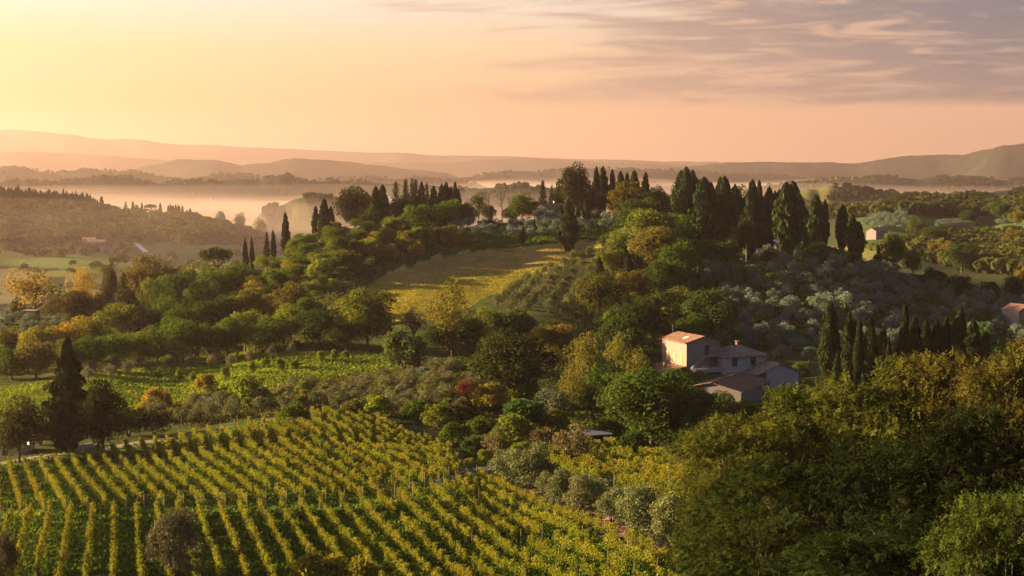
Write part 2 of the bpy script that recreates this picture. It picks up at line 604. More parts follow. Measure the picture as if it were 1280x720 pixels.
m = inpoly(gpx, gpy, [(1060, 262), (1120, 270), (1280, 268), (1280, 300), (1170, 300), (1060, 315)]) & (YY > 700) & (YY < 1300)
gcol[m] = (.055, .085, .03)
# red earth bank between the rows and the line of olives, and soil under the trees
m = inpoly(gpx, gpy, [(620, 600), (660, 606), (760, 650), (850, 680), (850, 710), (760, 675), (640, 618)]) & (YY < 240)
gcol[m] = (.15, .085, .045)


def ground_material():
    m, t = new_mat('ground')
    o = t.n('ShaderNodeOutputMaterial')
    b = t.n('ShaderNodeBsdfDiffuse')
    tcn = t.n('ShaderNodeTexCoord')
    a = t.n('ShaderNodeAttribute', attribute_name='cover')
    n = t.noise(tcn.outputs['Object'], .35, 6, .65)
    n2 = t.noise(tcn.outputs['Object'], 2.2, 4, .7)
    c = t.mix(1.0, a.outputs['Color'], t.mix(t.smooth(n, .25, .75), (.6, .68, .7), (1.4, 1.3, 1.1)), 'MULTIPLY')
    c = t.mix(1.0, c, t.mix(t.smooth(n2, .3, .7), (.75, .75, .75), (1.25, 1.25, 1.25)), 'MULTIPLY')
    t.link(c, b.inputs[0])
    bn = t.n('ShaderNodeBump')
    bn.inputs['Strength'].default_value = .9
    bn.inputs['Distance'].default_value = .35
    t.link(n2, bn.inputs['Height'])
    t.link(bn.outputs[0], b.inputs['Normal'])
    t.link(b.outputs[0], o.inputs[0])
    return m


nu, nl = len(us), len(ly)
idx = np.arange(nu * nl).reshape(nl, nu)
quads = np.stack([idx[:-1, :-1], idx[:-1, 1:], idx[1:, 1:], idx[1:, :-1]], -1).reshape(-1, 4)
gm = fast_mesh('ground', np.stack([UU * YY, YY, ZZ], -1).reshape(-1, 3), [quads], [ground_material()], smooth=True)
ca = gm.attributes.new('cover', 'FLOAT_COLOR', 'POINT')
ca.data.foreach_set('color', np.concatenate([gcol.reshape(-1, 3), np.ones((nu * nl, 1))], 1).astype(np.float32).ravel())
tag(link('ground', gm), kind='structure')

# haze: one closed box round the whole place
hm, ht = new_mat('haze')
ho = ht.n('ShaderNodeOutputMaterial')
hv = ht.n('ShaderNodeVolumePrincipled')
hv.inputs['Color'].default_value = (.51, .375, .352, 1)
hv.inputs['Density'].default_value = HAZE_DENSITY
hv.inputs['Anisotropy'].default_value = HAZE_G
ht.link(hv.outputs[0], ho.inputs['Volume'])
x0, x1, y0, y1, z0, z1 = -12000, 12000, -40, 19300, float(ZZ.min()) - 1.0, float(max(ZZ.max(), CAMZ)) + 22
hV = np.array([(x, y, z) for z in (z0, z1) for y in (y0, y1) for x in (x0, x1)])
hF = np.array([(0, 2, 3, 1), (4, 5, 7, 6), (0, 1, 5, 4), (1, 3, 7, 5), (3, 2, 6, 7), (2, 0, 4, 6)])
tag(link('haze', fast_mesh('haze', hV, [hF], [hm])), kind='stuff')

# morning mist lying on the valley floor beyond the hill
mm_, mt = new_mat('mist')
mo_ = mt.n('ShaderNodeOutputMaterial')
mv = mt.n('ShaderNodeVolumePrincipled')
mv.inputs['Color'].default_value = (.72, .57, .53, 1)
mv.inputs['Density'].default_value = 1.7e-4
mv.inputs['Anisotropy'].default_value = .3
mt.link(mv.outputs[0], mo_.inputs['Volume'])
mu = np.linspace(-.6, .6, 120)
my = np.concatenate([np.geomspace(850, 12500, 70), [13000, 13600]])
MU, MY = np.meshgrid(mu, my)
bot = np.full_like(MU, PLAIN - 20)
n_ = MU.size
mi = np.arange(n_).reshape(MU.shape)
tq_ = np.stack([mi[:-1, :-1], mi[:-1, 1:], mi[1:, 1:], mi[1:, :-1]], -1).reshape(-1, 4)
rim = np.concatenate([mi[0, :], mi[1:, -1], mi[-1, -2::-1], mi[-2:0:-1, 0]])
nx_ = np.roll(rim, -1)
for lift, far_lift, seed in ((34, 26, 41), (48, 30, 42), (60, 25, 43), (70, 20, 44)):      # thinning upwards: four sheets lying in each other
    fade_ = smoothstep(MY, 860, 1400) * (1 - smoothstep(MY, 12000, 13600)) * (1 - smoothstep(np.abs(MU), .5, .6))
    top = PLAIN + (lift + far_lift * smoothstep(MY, 3000, 6000) + (20 + 22 * smoothstep(MY, 1800, 3200)) * (vnoise(MU * MY / 420 + seed, MY / 600, seed) - .5)) * fade_
    MV = np.concatenate([np.stack([MU * MY, MY, top], -1).reshape(-1, 3), np.stack([MU * MY, MY, bot - lift * .05], -1).reshape(-1, 3)])
    tag(link('mist', fast_mesh('mist', MV, [tq_, tq_[:, ::-1] + n_, np.stack([rim + n_, nx_ + n_, nx_, rim], -1)], [mm_])), kind='stuff')


# ------------------------------------------------------------------ plant shapes
def unit(v):
    return v / (np.linalg.norm(v, axis=-1, keepdims=True) + 1e-9)


def leaf_faces(C, N, S, aspect=.55, bend=.15):
    """pointed leaf-shaped faces at C facing N, of length S"""
    n = len(C)
    r = rng.normal(size=(n, 3))
    t = unit(np.cross(N, r))
    b = np.cross(N, t)
    s = np.asarray(S).reshape(-1, 1)
    k = (N * s * bend)
    V = np.stack([C - t * s * .5 - k, C + b * s * .5 * aspect, C + t * s * .5 - k, C - b * s * .5 * aspect], 1).reshape(-1, 3)
    return V, np.arange(n * 4).reshape(-1, 4)


def tube(P, rad, sides=6):
    P = np.asarray(P, float)
    rad = np.asarray(rad, float)
    V, Fc = [], []
    for i in range(len(P)):
        d = P[min(i + 1, len(P) - 1)] - P[max(i - 1, 0)]
        d = d / (np.linalg.norm(d) + 1e-9)
        a = np.cross(d, [.3, .9, .1] if abs(d[2]) > .8 else [0, 0, 1])
        a = a / (np.linalg.norm(a) + 1e-9)
        b = np.cross(d, a)
        for k in range(sides):
            g = 2 * math.pi * k / sides
            V.append(P[i] + rad[i] * (a * math.cos(g) + b * math.sin(g)))
    for i in range(len(P) - 1):
        for k in range(sides):
            a0, a1 = i * sides + k, i * sides + (k + 1) % sides
            Fc.append((a0, a1, a1 + sides, a0 + sides))
    return np.array(V), np.array(Fc)


class Geo:
    def __init__(s):
        s.V, s.Q, s.v, s.n = [], [], [], 0

    def add(s, V, Q, v=None):
        s.V.append(V)
        s.Q.append(Q + s.n)
        s.v.append(np.full(len(V), .5) if v is None else v)
        s.n += len(V)

    def get(s):
        return np.concatenate(s.V), np.concatenate(s.Q), np.concatenate(s.v)


class Proto:
    keep_arrays = None
    """one tree shape of unit height and unit crown width: crown mesh, trunk mesh and a single-mesh version of both"""
    def __init__(s, name, crown, trunk, leafmat, true_scale=False):
        cv, cq, ct = crown.get()
        if not true_scale:              # fill the unit box, so that a tree has exactly the size it is given
            kx = .5 / np.percentile(np.hypot(cv[:, 0], cv[:, 1]), 98)
            kz = 1 / np.percentile(cv[:, 2], 99.6)
            cv = cv * np.array([kx, kx, kz])
        s.arr = (cv, cq, ct)
        s.crown = fast_mesh(name + '_crown', cv, [cq], [leafmat], ct)
        tv, tq, tt = trunk.get()
        s.trunk = fast_mesh(name + '_trunk', tv, [tq], [BARK], tt, smooth=True)
        s.whole = fast_mesh(name, np.concatenate([cv, tv]), [cq, tq + len(cv)], [leafmat, BARK], np.concatenate([ct, tt]), np.concatenate([np.zeros(len(cq)), np.ones(len(tq))]))


def shell_points(n, up=.25):
    d = rng.normal(size=(n, 3))
    d[:, 2] += up
    return unit(d)


def blob_crown(g, blobs, per, size, aspect=.6, wild=.7, zmin=None, up=.3):
    """leaf clumps: every blob is a small ragged cloud of leaves with a tone of its own"""
    for (c, r) in blobs:
        k = int(per * (r / .16) ** 2)
        d = shell_points(k, up)
        rr = r * (.55 + .55 * rng.random((k, 1)) ** .6)
        C = np.asarray(c) + d * rr * np.array([1, 1, .85])
        N = unit(d + rng.normal(size=(k, 3)) * wild)
        S = size * (.6 + .8 * rng.random(k))
        V, Q = leaf_faces(C, N, S, aspect)
        tone = np.clip(.5 + rng.normal() * .16 + rng.normal(size=k) * .2, 0, 1)
        g.add(V, Q, np.repeat(tone, 4))


def make_broadleaf(seed, nb=42, per=120, size=.045, zc=.52, zr=.47, gap=0.0, lean=0.0, shape='round'):
    g, t = Geo(), Geo()
    blobs = []
    while len(blobs) < nb:
        d = shell_points(1, .15)[0]
        k = rng.random() ** .45
        if shape == 'tall':
            p = np.array([d[0] * .33 * k, d[1] * .33 * k, zc + d[2] * zr * k])
            wmax = .5 * (1 - max(0, (p[2] - .55)) * .75)
            p[:2] *= wmax / .4
            r = .09 + .08 * rng.random()
        else:
            p = np.array([d[0] * .37 * k, d[1] * .37 * k, zc + d[2] * (zr - .1) * k])
            r = .11 + .09 * rng.random()
        blobs.append((p, r))
    if gap == 0:
        blobs.append((np.array([0, 0, zc - .05]), .27))
    blob_crown(g, blobs, per, size)
    t.add(*tube([(0, 0, -.06), (.005, 0, .12), (lean, .01, .3), (lean * 1.5, .0, .6)], [.032, .025, .02, .006]))
    for (p, r) in blobs[:9]:
        q = np.array([lean, .01, .22 + .12 * rng.random()])
        t.add(*tube([q, (q + p) / 2 + rng.normal(size=3) * .02 + np.array([0, 0, -.02]), p], [.014, .009, .003], 4))
    return Proto('broadleaf_%d' % seed, g, t, LEAF)


def make_shrub(seed, per=95, size=.075, mat=None, asp=.55, column=False):
    g, t = Geo(), Geo()
    blobs = []
    for i in range(22):
        a, k = rng.random() * 6.28, rng.random() ** .5
        blobs.append((np.array([math.cos(a) * .36 * k, math.sin(a) * .36 * k, .16 + (.68 * (1 - .75 * k * k)) * rng.random() ** .5]), .13 + .09 * rng.random()))
    if column:
        blobs = []
        for i in range(40):
            a, k = rng.random() * 6.28, rng.random() ** .4
            h = .12 + .78 * rng.random()
            k *= 1 if h < .6 else 1 - (h - .6) * 1.2
            blobs.append((np.array([math.cos(a) * .36 * k, math.sin(a) * .36 * k, h]), .12 + .07 * rng.random()))
    blob_crown(g, blobs, per, size, asp, .8)
    for i in range(4):
        a = i * 1.6
        t.add(*tube([(0, 0, -.1), (.12 * math.cos(a), .12 * math.sin(a), .3), (.25 * math.cos(a), .25 * math.sin(a), .6)], [.03, .02, .006], 4))
    return Proto('shrub_%d' % seed, g, t, mat or LEAF)


def make_olive(seed, per=80, size=.07, trunk_h=.22):
    g, t = Geo(), Geo()
    blobs = []
    for i in range(20):
        a, k = rng.random() * 6.28, rng.random() ** .5
        blobs.append((np.array([math.cos(a) * .36 * k, math.sin(a) * .36 * k, .36 + .50 * rng.random() * (1 - .5 * k * k)]), .11 + .09 * rng.random()))
    blob_crown(g, blobs, per, size, .32, .9, up=.4)
    t.add(*tube([(0, 0, -.1), (.02, .01, .12), (-.01, .02, .3), (0, 0, .5)], [.06, .045, .035, .01]))
    for (p, r) in blobs[:6]:
        q = np.array([0, .01, .2])
        t.add(*tube([q, (q + p) / 2 + rng.normal(size=3) * .03, p], [.028, .016, .005], 4))
    return Proto('olive_%d' % seed, g, t, OLIVE_LEAF)


def make_cypress(seed, n=2600, size=.05, wide=.36, tips=1, ragged=.12, pw=.55):
    """narrow column of upright sprays; unit height, unit width"""
    g, t = Geo(), Geo()
    lead = [(0, 0, 1.0, 1.0)] + [(rng.normal() * .16, rng.normal() * .16, .70 + .24 * rng.random(), .62) for _ in range(tips - 1)]
    ph = rng.random(6) * 6.28
    for (lx, ly_, top, rs) in lead:
        k = int(n * rs * top / (1 + .5 * (tips - 1)))
        h = rng.random(k) ** .85
        prof = np.minimum(1, (h / wide * .9 + .25)) * np.clip((1 - h) / (1 - wide), 0, 1) ** pw
        a = rng.random(k) * 6.2832
        lump = 1 + ragged * np.sin(a * 3 + ph[0] + h * 17) + ragged * np.sin(a * 2 + ph[1] - h * 31) + ragged * .8 * np.sin(h * 53 + ph[2] + a)
        r = .46 * rs * prof * lump * (.72 + .33 * rng.random(k) ** .5)
        C = np.stack([lx * h + np.cos(a) * r, ly_ * h + np.sin(a) * r, .03 + h * (top - .02)], -1)
        N = unit(np.stack([np.cos(a), np.sin(a), np.full(k, .12)], -1) + rng.normal(size=(k, 3)) * .45)
        up = unit(np.array([0, 0, 1.0]) + .35 * np.stack([np.cos(a), np.sin(a), np.zeros(k)], -1) + rng.normal(size=(k, 3)) * .2)
        tdir = unit(up - N * (up * N).sum(-1, keepdims=True))
        b = np.cross(N, tdir)
        s = (size * (.6 + .8 * rng.random(k)))[:, None]
        wx = np.array([2.6, 2.6, 1.0])      # the column is stretched in z when used
        V = np.stack([C - tdir * s * .6 * np.array([1.2, 1.2, 1]), C + b * s * .5 * wx, C + tdir * s * .8 * np.array([1.2, 1.2, 1]), C - b * s * .5 * wx], 1).reshape(-1, 3)
        tone = np.clip(.45 + .2 * np.sin(a * 5 + h * 40) + rng.normal(size=k) * .2, 0, 1)
        g.add(V, np.arange(k * 4).reshape(-1, 4), np.repeat(tone, 4))
    t.add(*tube([(0, 0, -.05), (0, 0, .4), (0, 0, .9)], [.07, .05, .01]))
    return Proto('cypress_%d' % seed, g, t, NEEDLE)


def make_fir(seed, n=2600, size=.05, bare=.08, irregular=.25):
    """layered conifer with uneven boughs"""
    g, t = Geo(), Geo()
    for i in range(46):
        h = bare + (1 - bare) * (i / 46) ** .9
        a0 = i * 2.4 + rng.random()
        reach = .5 * (1 - h) ** .72 * (1 - irregular + 2 * irregular * rng.random()) + .03
        for j in range(3):
            a = a0 + j * 2.09 + rng.normal() * .3
            k = int(n / 140 * (.4 + reach * 2.4))
            s_ = rng.random(k) ** .7
            C = np.stack([np.cos(a) * s_ * reach, np.sin(a) * s_ * reach, h - s_ * reach * .22 + .04 * s_ ** 3], -1) + rng.normal(size=(k, 3)) * np.array([.035, .035, .014])
            N = unit(np.array([math.cos(a) * .4, math.sin(a) * .4, 1.0]) + rng.normal(size=(k, 3)) * .6)
            V, Q = leaf_faces(C, N, size * (.7 + .8 * rng.random(k)) * (1.2 - .4 * h), .5)
            g.add(V, Q, np.repeat(np.clip(.5 + rng.normal() * .15 + rng.normal(size=k) * .18, 0, 1), 4))
    t.add(*tube([(0, 0, -.05), (0, 0, .5), (0, 0, .98)], [.035, .022, .004]))
    return Proto('conifer_%d' % seed, g, t, NEEDLE)


def make_umbrella(seed):
    g, t = Geo(), Geo()
    blobs = []
    for i in range(30):
        a, k = rng.random() * 6.28, rng.random() ** .5
        blobs.append((np.array([math.cos(a) * .4 * k, math.sin(a) * .4 * k, .80 - .1 * k * k + .05 * rng.random()]), .10 + .04 * rng.random()))
    blob_crown(g, blobs, 110, .05, .5, .7, up=.5)
    t.add(*tube([(0, 0, -.05), (.02, 0, .3), (0, .01, .6), (0, 0, .8)], [.03, .024, .02, .012]))
    for (p, r) in blobs[:10]:
        t.add(*tube([(0, .01, .56), (p + np.array([0, 0, .56])) / 2 * np.array([1, 1, 1]), p], [.014, .01, .005], 4))
    return Proto('umbrella_pine_%d' % seed, g, t, NEEDLE)


def make_bare(seed):
    t = Geo()

    def grow(p, d, L, r, lvl):
        q = p + d * L
        mid = (p + q) / 2 + rng.normal(size=3) * L * .06
        t.add(*tube([p, mid, q], [r, r * .8, r * .6], 4 if lvl else 6))
        if lvl < 4:
            for _ in range(3):
                dd = unit(d + rng.normal(size=3) * .5 + np.array([0, 0, .25]))
                grow(p + (q - p) * (.6 + .4 * rng.random()), dd, L * .68, r * .58, lvl + 1)
    grow(np.array([0, 0, -.05]), np.array([0, 0, 1.0]), .36, .022, 0)
    tv, tq, tt = t.get()
    tv[:, 2] /= tv[:, 2].max()
    return fast_mesh('bare_tree', tv, [tq], [BARK], tt)


PROTO = {
    'broad': [make_broadleaf(i) for i in range(6)],
    'dense': [make_broadleaf(10 + i, 44, 190, .04) for i in range(3)],
    'airy': [make_broadleaf(20 + i, 30, 60, .045, .56, .46, 1.0) for i in range(3)],
    'tall': [make_broadleaf(30 + i, 44, 75, .038, .55, .43, 1.0, 0, 'tall') for i in range(3)],
    'shrub': [make_shrub(i) for i in range(5)],
    'olive': [make_olive(i) for i in range(6)],
    'cypress': [make_cypress(0, wide=.45, pw=.5), make_cypress(1, ragged=.07, wide=.5), make_cypress(2, 3600, tips=3, pw=.45), make_cypress(3, 3400, .045, .3, 2), make_cypress(7, 3400, .05, .55, 2, .16, .5), make_cypress(8, 3800, .05, .5, 4, .14, .45)],
    'cypress_full': [make_cypress(4, 8000, .030, .42, 1, .07), make_cypress(5, 8000, .030, .35, 2, .10), make_cypress(6, 8000, .030, .45, 3, .12), make_cypress(9, 11000, .030, .22, 4, .22, .75)],
    'olive_full': [make_shrub(20 + i, 210, .048, OLIVE_LEAF, .34, True) for i in range(3)],
    'fir': [make_fir(0), make_fir(1, 9000, .034, .1, .35)],
    'pine': [make_umbrella(0)],
}
BARE = [make_bare(i) for i in range(2)]
ORIG = {k: [] for k in PROTO}
KIND = {'olive_full': ('olive_tree', 'olive tree'), 'broad': ('broadleaf_tree', 'tree'), 'dense': ('broadleaf_tree', 'tree'), 'airy': ('broadleaf_tree', 'tree'), 'tall': ('poplar_tree', 'tree'), 'shrub': ('shrub', 'shrub'), 'olive': ('olive_tree', 'olive tree'),
        'cypress': ('cypress_tree', 'cypress'), 'cypress_full': ('cypress_tree', 'cypress'), 'fir': ('conifer_tree', 'conifer'), 'pine': ('umbrella_pine', 'pine tree')}
COUNT = {}
DEBUG = False
RATIO = {'olive_full': .9, 'olive': .9, 'shrub': .68, 'cypress': 3.0, 'cypress_full': 2.6, 'fir': 1.8, 'tall': 1.5, 'pine': .5}
LATER = []
PLANTS = []            # (object, column, row of the top)


def plant(kind, loc, wid, hgt, col, label=None, group=None, parts=False, var=None, rot=None, jit=.10, name=None, now=False):
    if kind == 'olive' and not parts and not now:
        LATER.append((loc, wid, hgt, col, label, group, jit))
        return None
    i = COUNT.get(kind, 0)
    COUNT[kind] = i + 1
    P = PROTO[kind][i % len(PROTO[kind]) if var is None else var]
    nm, cat = KIND[kind]
    nm = name or nm
    c = np.array(col) * (1 + (rng.random() - .5) * 2 * jit) * (1 + (rng.random(3) - .5) * jit)
    c = (*np.clip(c, 0, 1), 1)
    rz = rng.random() * 6.28 if rot is None else rot
    if parts:
        o = empty(nm, loc, rz)
        k = link('crown', P.crown, o)
        k.color = c
        link('trunk', P.trunk, o)
    else:
        o = link(nm, P.whole)
        o.location = loc
        o.rotation_euler = (0, 0, rz)
        o.color = c
    if 'cypress' in kind or kind == 'fir':
        o.rotation_euler = (rng.normal() * .018, rng.normal() * .018, rz)
        wid *= .85 + .35 * rng.random()
    o.scale = (wid, wid, hgt)
    tag(o, label, cat, group)
    px, py = project(loc[0], loc[1], loc[2] + hgt)
    PLANTS.append((o, px, py))
    return o


def tree(kind, px, ytop, d, wpx, col, label=None, group=None, parts=False, **kw):
    """a tree whose tip shows at column px, row ytop when it stands d metres off; it stands on the ground there"""
    p = at(px, ytop, d)
    zg = float(T(p[0], d))
    h = p[2] - zg
    wid = wpx * d / F
    want = RATIO.get(kind, .85)
    for _ in range(40):                 # step nearer along the line of sight until the tree has the height of its kind
        if h >= want * wid:
            break
        d *= .988
        p = at(px, ytop, d)
        zg = float(T(p[0], d))
        h, wid = p[2] - zg, wpx * d / F
    if DEBUG:
        pb = project(p[0], d, zg)
        lo, hi = {'olive': (.6, 1.6), 'shrub': (.45, 1.5), 'cypress': (3, 12), 'cypress_full': (2.5, 9), 'fir': (1.8, 6), 'tall': (1.2, 3), 'pine': (.5, 1.6)}.get(kind, (.6, 1.7))
        if not lo < h / wid < hi:
            print('ODD %-12s px %d top %d d %d: h %.1f w %.1f base row %d | %s' % (kind, px, ytop, d, h, wid, pb[1], label))
    if h < wid * .35:
        h = wid * .35
    return plant(kind, (p[0], d, zg - .05 * 0), wid, h, col, label, group, parts, **kw)


ONES = 'first second third fourth fifth sixth seventh eighth ninth tenth eleventh twelfth thirteenth fourteenth fifteenth sixteenth seventeenth eighteenth nineteenth'.split()
TENS = {2: ('twentieth', 'twenty'), 3: ('thirtieth', 'thirty'), 4: ('fortieth', 'forty'), 5: ('fiftieth', 'fifty'), 6: ('sixtieth', 'sixty'), 7: ('seventieth', 'seventy'), 8: ('eightieth', 'eighty'), 9: ('ninetieth', 'ninety')}


def nth(n):
    if n < 20:
        return ONES[n - 1]
    a, b = divmod(n, 10)
    return TENS[a][0] if b == 0 else TENS[a][1] + '-' + ONES[b - 1]


# base colours of foliage
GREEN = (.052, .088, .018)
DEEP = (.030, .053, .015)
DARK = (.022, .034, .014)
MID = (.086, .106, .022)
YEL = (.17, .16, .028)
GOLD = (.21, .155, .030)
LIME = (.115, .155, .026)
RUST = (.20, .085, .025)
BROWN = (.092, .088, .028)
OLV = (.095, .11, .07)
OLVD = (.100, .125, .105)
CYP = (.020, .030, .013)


# ------------------------------------------------------------------ planting the photograph's trees
# the farm road's trees at the vineyard's upper edge
tree('cypress_full', 80, 424, 226, 52, (.022, .028, .012), 'tall dark ragged conifer towering over the farm road above the vineyard', None, True, var=3)
tree('dense', 127, 477, 224, 66, (.024, .029, .012), 'broad dark tree with a leaning bare trunk close beside the tall roadside conifer', None, True, var=0)
tree('broad', 22, 499, 222, 66, (.040, .045, .016), 'thin-trunked spreading tree in front of the small farm shed', None, True, var=1)
tree('shrub', 50, 533, 236, 26, (.06, .05, .02), 'brownish bush squeezed between the farm shed and the tall conifer')
tree('shrub', 160, 512, 240, 36, DEEP, 'dark rounded bush at the road just past the broad dark tree')
tree('shrub', 192, 511, 245, 44, (.05, .055, .03), 'wide grey-green bush at the road end where the olive grove begins')
tree('shrub', 196, 486, 282, 38, (.27, .15, .03), 'bright orange autumn bush between the meadow and the olive grove')
tree('shrub', 172, 504, 272, 34, YEL, 'yellowish bush beneath the bright orange autumn bush')
tree('shrub', 258, 468, 300, 32, YEL, 'yellow-green bush standing at the meadow edge among young fruit trees')
tree('shrub', 312, 470, 298, 56, LIME, 'broad light green thicket at the end of the meadow')

# meadow olives
mo = [(111, 468), (137, 465), (161, 459), (189, 457), (214, 454), (240, 451), (264, 451), (290, 450), (313, 443)]
for i, (px, cy_) in enumerate(mo):
    p = hit(px, cy_ + 12)[0]
    plant('olive', p, 2.6 + rng.random() * .5, 3.4 + rng.random() * .6, (.135, .12, .085), 'pale pinkish olive tree, %s along the meadow row counted from the tall conifer' % nth(i + 1), 'olive trees in rows on the meadow', True)
mo = [(115, 458), (144, 456), (172, 451), (222, 447), (244, 443), (275, 444), (297, 436), (340, 440), (364, 435)]
for i, (px, cy_) in enumerate(mo):
    p = hit(px, cy_ + 11)[0]
    plant('olive', p, 2.6 + rng.random() * .5, 3.4 + rng.random() * .6, (.125, .11, .08), 'pale olive tree in the meadow row against the wood, %s counted from the tall conifer' % nth(i + 1), 'olive trees in rows on the meadow', True)
yf = [(197, 468), (224, 468), (241, 470), (281, 466), (314, 459), (332, 451), (350, 454), (368, 452), (401, 443), (418, 442), (432, 442)]
for i, (px, cy_) in enumerate(yf):
    p = hit(px, cy_ + 9)[0]
    plant('shrub', p, 1.6 + rng.random() * 1.0, 2.1 + rng.random() * .8, LIME, 'small round young fruit tree on the meadow grass, %s on from the conifer side' % nth(i + 1), 'young fruit trees on the meadow', False, name='fruit_tree')

# the wood behind the meadow, nearest trees first
def row(name, items, d, group, base_label, pal, kind=('broad', 'dense', 'broad'), parts=True, from_=''):
    for i, it in enumerate(sorted(items)):
        px, yt, wp = it[:3]
        c = it[3] if len(it) > 3 else pal[int(rng.random() * len(pal)) % len(pal)]
        k = it[4] if len(it) > 4 else kind[i % len(kind)]
        tree(k, px, yt, d + rng.normal() * 5, wp * 1.12, c, '%s %s%s' % (nth(i + 1), base_label, from_), group, parts and wp > 30)


row('wood', [(-12, 432, 44), (14, 436, 42), (44, 426, 50), (84, 424, 40), (117, 421, 44), (143, 419, 46), (172, 414, 46), (196, 406, 48, GREEN), (228, 400, 56, GREEN), (262, 405, 44), (284, 398, 40), (306, 389, 46), (334, 396, 42), (363, 382, 44), (397, 388, 48, DEEP)], 352,
    'trees of the wood edge behind the meadow', 'rounded tree along the wood edge behind the meadow olives', [GREEN, BROWN, MID, GREEN, LIME], from_=', from the hazy side')
row('wood2', [(6, 410, 40, BROWN), (50, 408, 44, YEL), (84, 404, 44, GOLD), (110, 396, 42, YEL), (150, 380, 50, MID), (182, 384, 44), (206, 372, 44), (232, 384, 50), (258, 376, 46), (286, 366, 40), (312, 360, 38, BROWN), (338, 368, 30, GOLD), (362, 354, 40), (384, 372, 32)], 405,
    'second line of the wood behind the meadow', 'tree in the inner line of the wood', [GREEN, MID, BROWN, DEEP], from_=', from the hazy side')
row('wood3', [(196, 346, 44), (224, 340, 60, DEEP), (252, 350, 44), (276, 338, 50, GREEN), (300, 330, 50, GREEN), (322, 345, 36, YEL), (346, 336, 40)], 455,
    'upper line of the wood below the umbrella pine', 'crown in the upper wood line, below the umbrella pine', [GREEN, MID, GREEN], from_=', from the hazy side')
tree('dense', 459, 362, 348, 80, (.075, .095, .022), 'big rounded tree at the foot of the golden field', None, True, var=0)
tree('shrub', 505, 414, 330, 64, (.055, .08, .035), 'wide grey-green bush between the big rounded tree and the tall poplar', None, True)
tree('olive', 517, 385, 352, 36, (.07, .075, .055), 'dark clipped olive on bare stems at the lower rim of the golden field', None, True)
tree('tall', 565, 348, 342, 64, (.095, .10, .024), 'tall loose yellow-green poplar rising before the golden field', None, True, var=0)
tree('broad', 552, 402, 336, 50, DEEP, 'dark low tree at the foot of the tall poplar on its shaded meadow side', None, True)
tree('broad', 588, 398, 334, 46, DEEP, 'dark low tree at the foot of the tall poplar beside the olive hedge', None, True)
tree('dense', 430, 402, 352, 40, DEEP, 'dark narrow tree tucked against the big rounded tree', None, True)

# beyond the wood: hazy yellow trees, fir and pine
tree('airy', 42, 337, 470, 74, (.19, .15, .03), 'large glowing yellow tree standing in the haze beside the flat-roofed hut', None, True, var=1)
tree('tall', 104, 334, 470, 42, (.22, .16, .03), 'narrow glowing yellow tree in the haze next to the dark round tree', None, True, var=2)
tree('dense', 136, 331, 500, 24, (.05, .04, .02), 'small dark round tree in the haze just before the dark conifer')
tree('fir', 154, 341, 462, 32, CYP, 'dark pointed conifer rising from the hazy wood', None, True, var=0)
tree('broad', 184, 319, 480, 62, (.09, .075, .028), 'brownish domed tree standing above the hazy wood', None, True)
tree('broad', 205, 333, 478, 40, (.08, .07, .03), 'lower brownish crown leaning on the domed tree of the hazy wood')
tree('dense', 98, 364, 452, 56, (.05, .045, .018), 'dark spreading tree behind the flat-roofed hut', None, True)
tree('dense', 74, 372, 450, 34, (.06, .05, .02), 'dark tree right beside the flat-roofed hut')
tree('pine', 272, 309, 490, 50, (.045, .05, .018), 'flat-topped umbrella pine above the hazy wood', None, True)
tree('airy', 240, 327, 500, 32, BROWN, 'thin brownish tree a little downhill of the umbrella pine')
tree('broad', 262, 328, 470, 34, GREEN, 'green crown directly under the umbrella pine')
tree('broad', -18, 360, 470, 40, BROWN, 'brown crown cut by the hazy edge of the picture')
g_ = [(22, 372, 26), (125, 366, 24), (165, 362, 28)]
for i, (a, b, c_) in enumerate(g_):
    tree('shrub', a, b, 462, c_, BROWN, 'brown hazy bush in the gap between the yellow trees, %s from the hut' % nth(i + 1))
q = sample_poly([(-5, 392), (60, 392), (130, 388), (165, 392), (150, 410), (90, 425), (-5, 432)], 34)
P = hit(q[:, 0], q[:, 1], 400)
for p in P[np.argsort(-P[:, 1])]:
    plant('olive', p, 4.2 + rng.random(), 3.6 + rng.random(), (.14, .12, .085), 'small grey olive tree in the hazy grove below the flat-roofed hut', 'olives of the hazy grove below the hut')

# the flank of the hill
q = sample_poly([(205, 392), (300, 338), (360, 300), (430, 272), (500, 274), (560, 272), (572, 284), (540, 300), (468, 326), (415, 354), (380, 380), (330, 392)], 150)
P = hit(q[:, 0], q[:, 1] + 8, 380)
P = P[~np.isnan(P[:, 0])]
flank = []
for p in P[np.argsort(-P[:, 1])]:
    k = 'broad' if rng.random() < .6 else 'shrub'
    wd = 4.5 + rng.random() * 4.5
    fx, fy = project(*p)
    if any(inpoly(np.array([fx + dx_]), np.array([fy + dy_]), FIELD)[0] for dx_, dy_ in ((25, 0), (50, 0), (50, -12), (25, 12), (90, -10), (0, 12))):
        wd = 2.2 + rng.random() * 2.2
    c = [GREEN, MID, GREEN, LIME, MID, YEL][int(rng.random() ** 1.3 * 6)]
    plant(k, p, wd, wd * (.6 + .3 * rng.random()), c, 'green tree in the dense thicket on the hill flank above the golden field' if k == 'broad' else 'leafy bush in the dense thicket on the hill flank above the golden field', 'trees of the hill flank thicket' if k == 'broad' else 'bushes of the hill flank thicket')
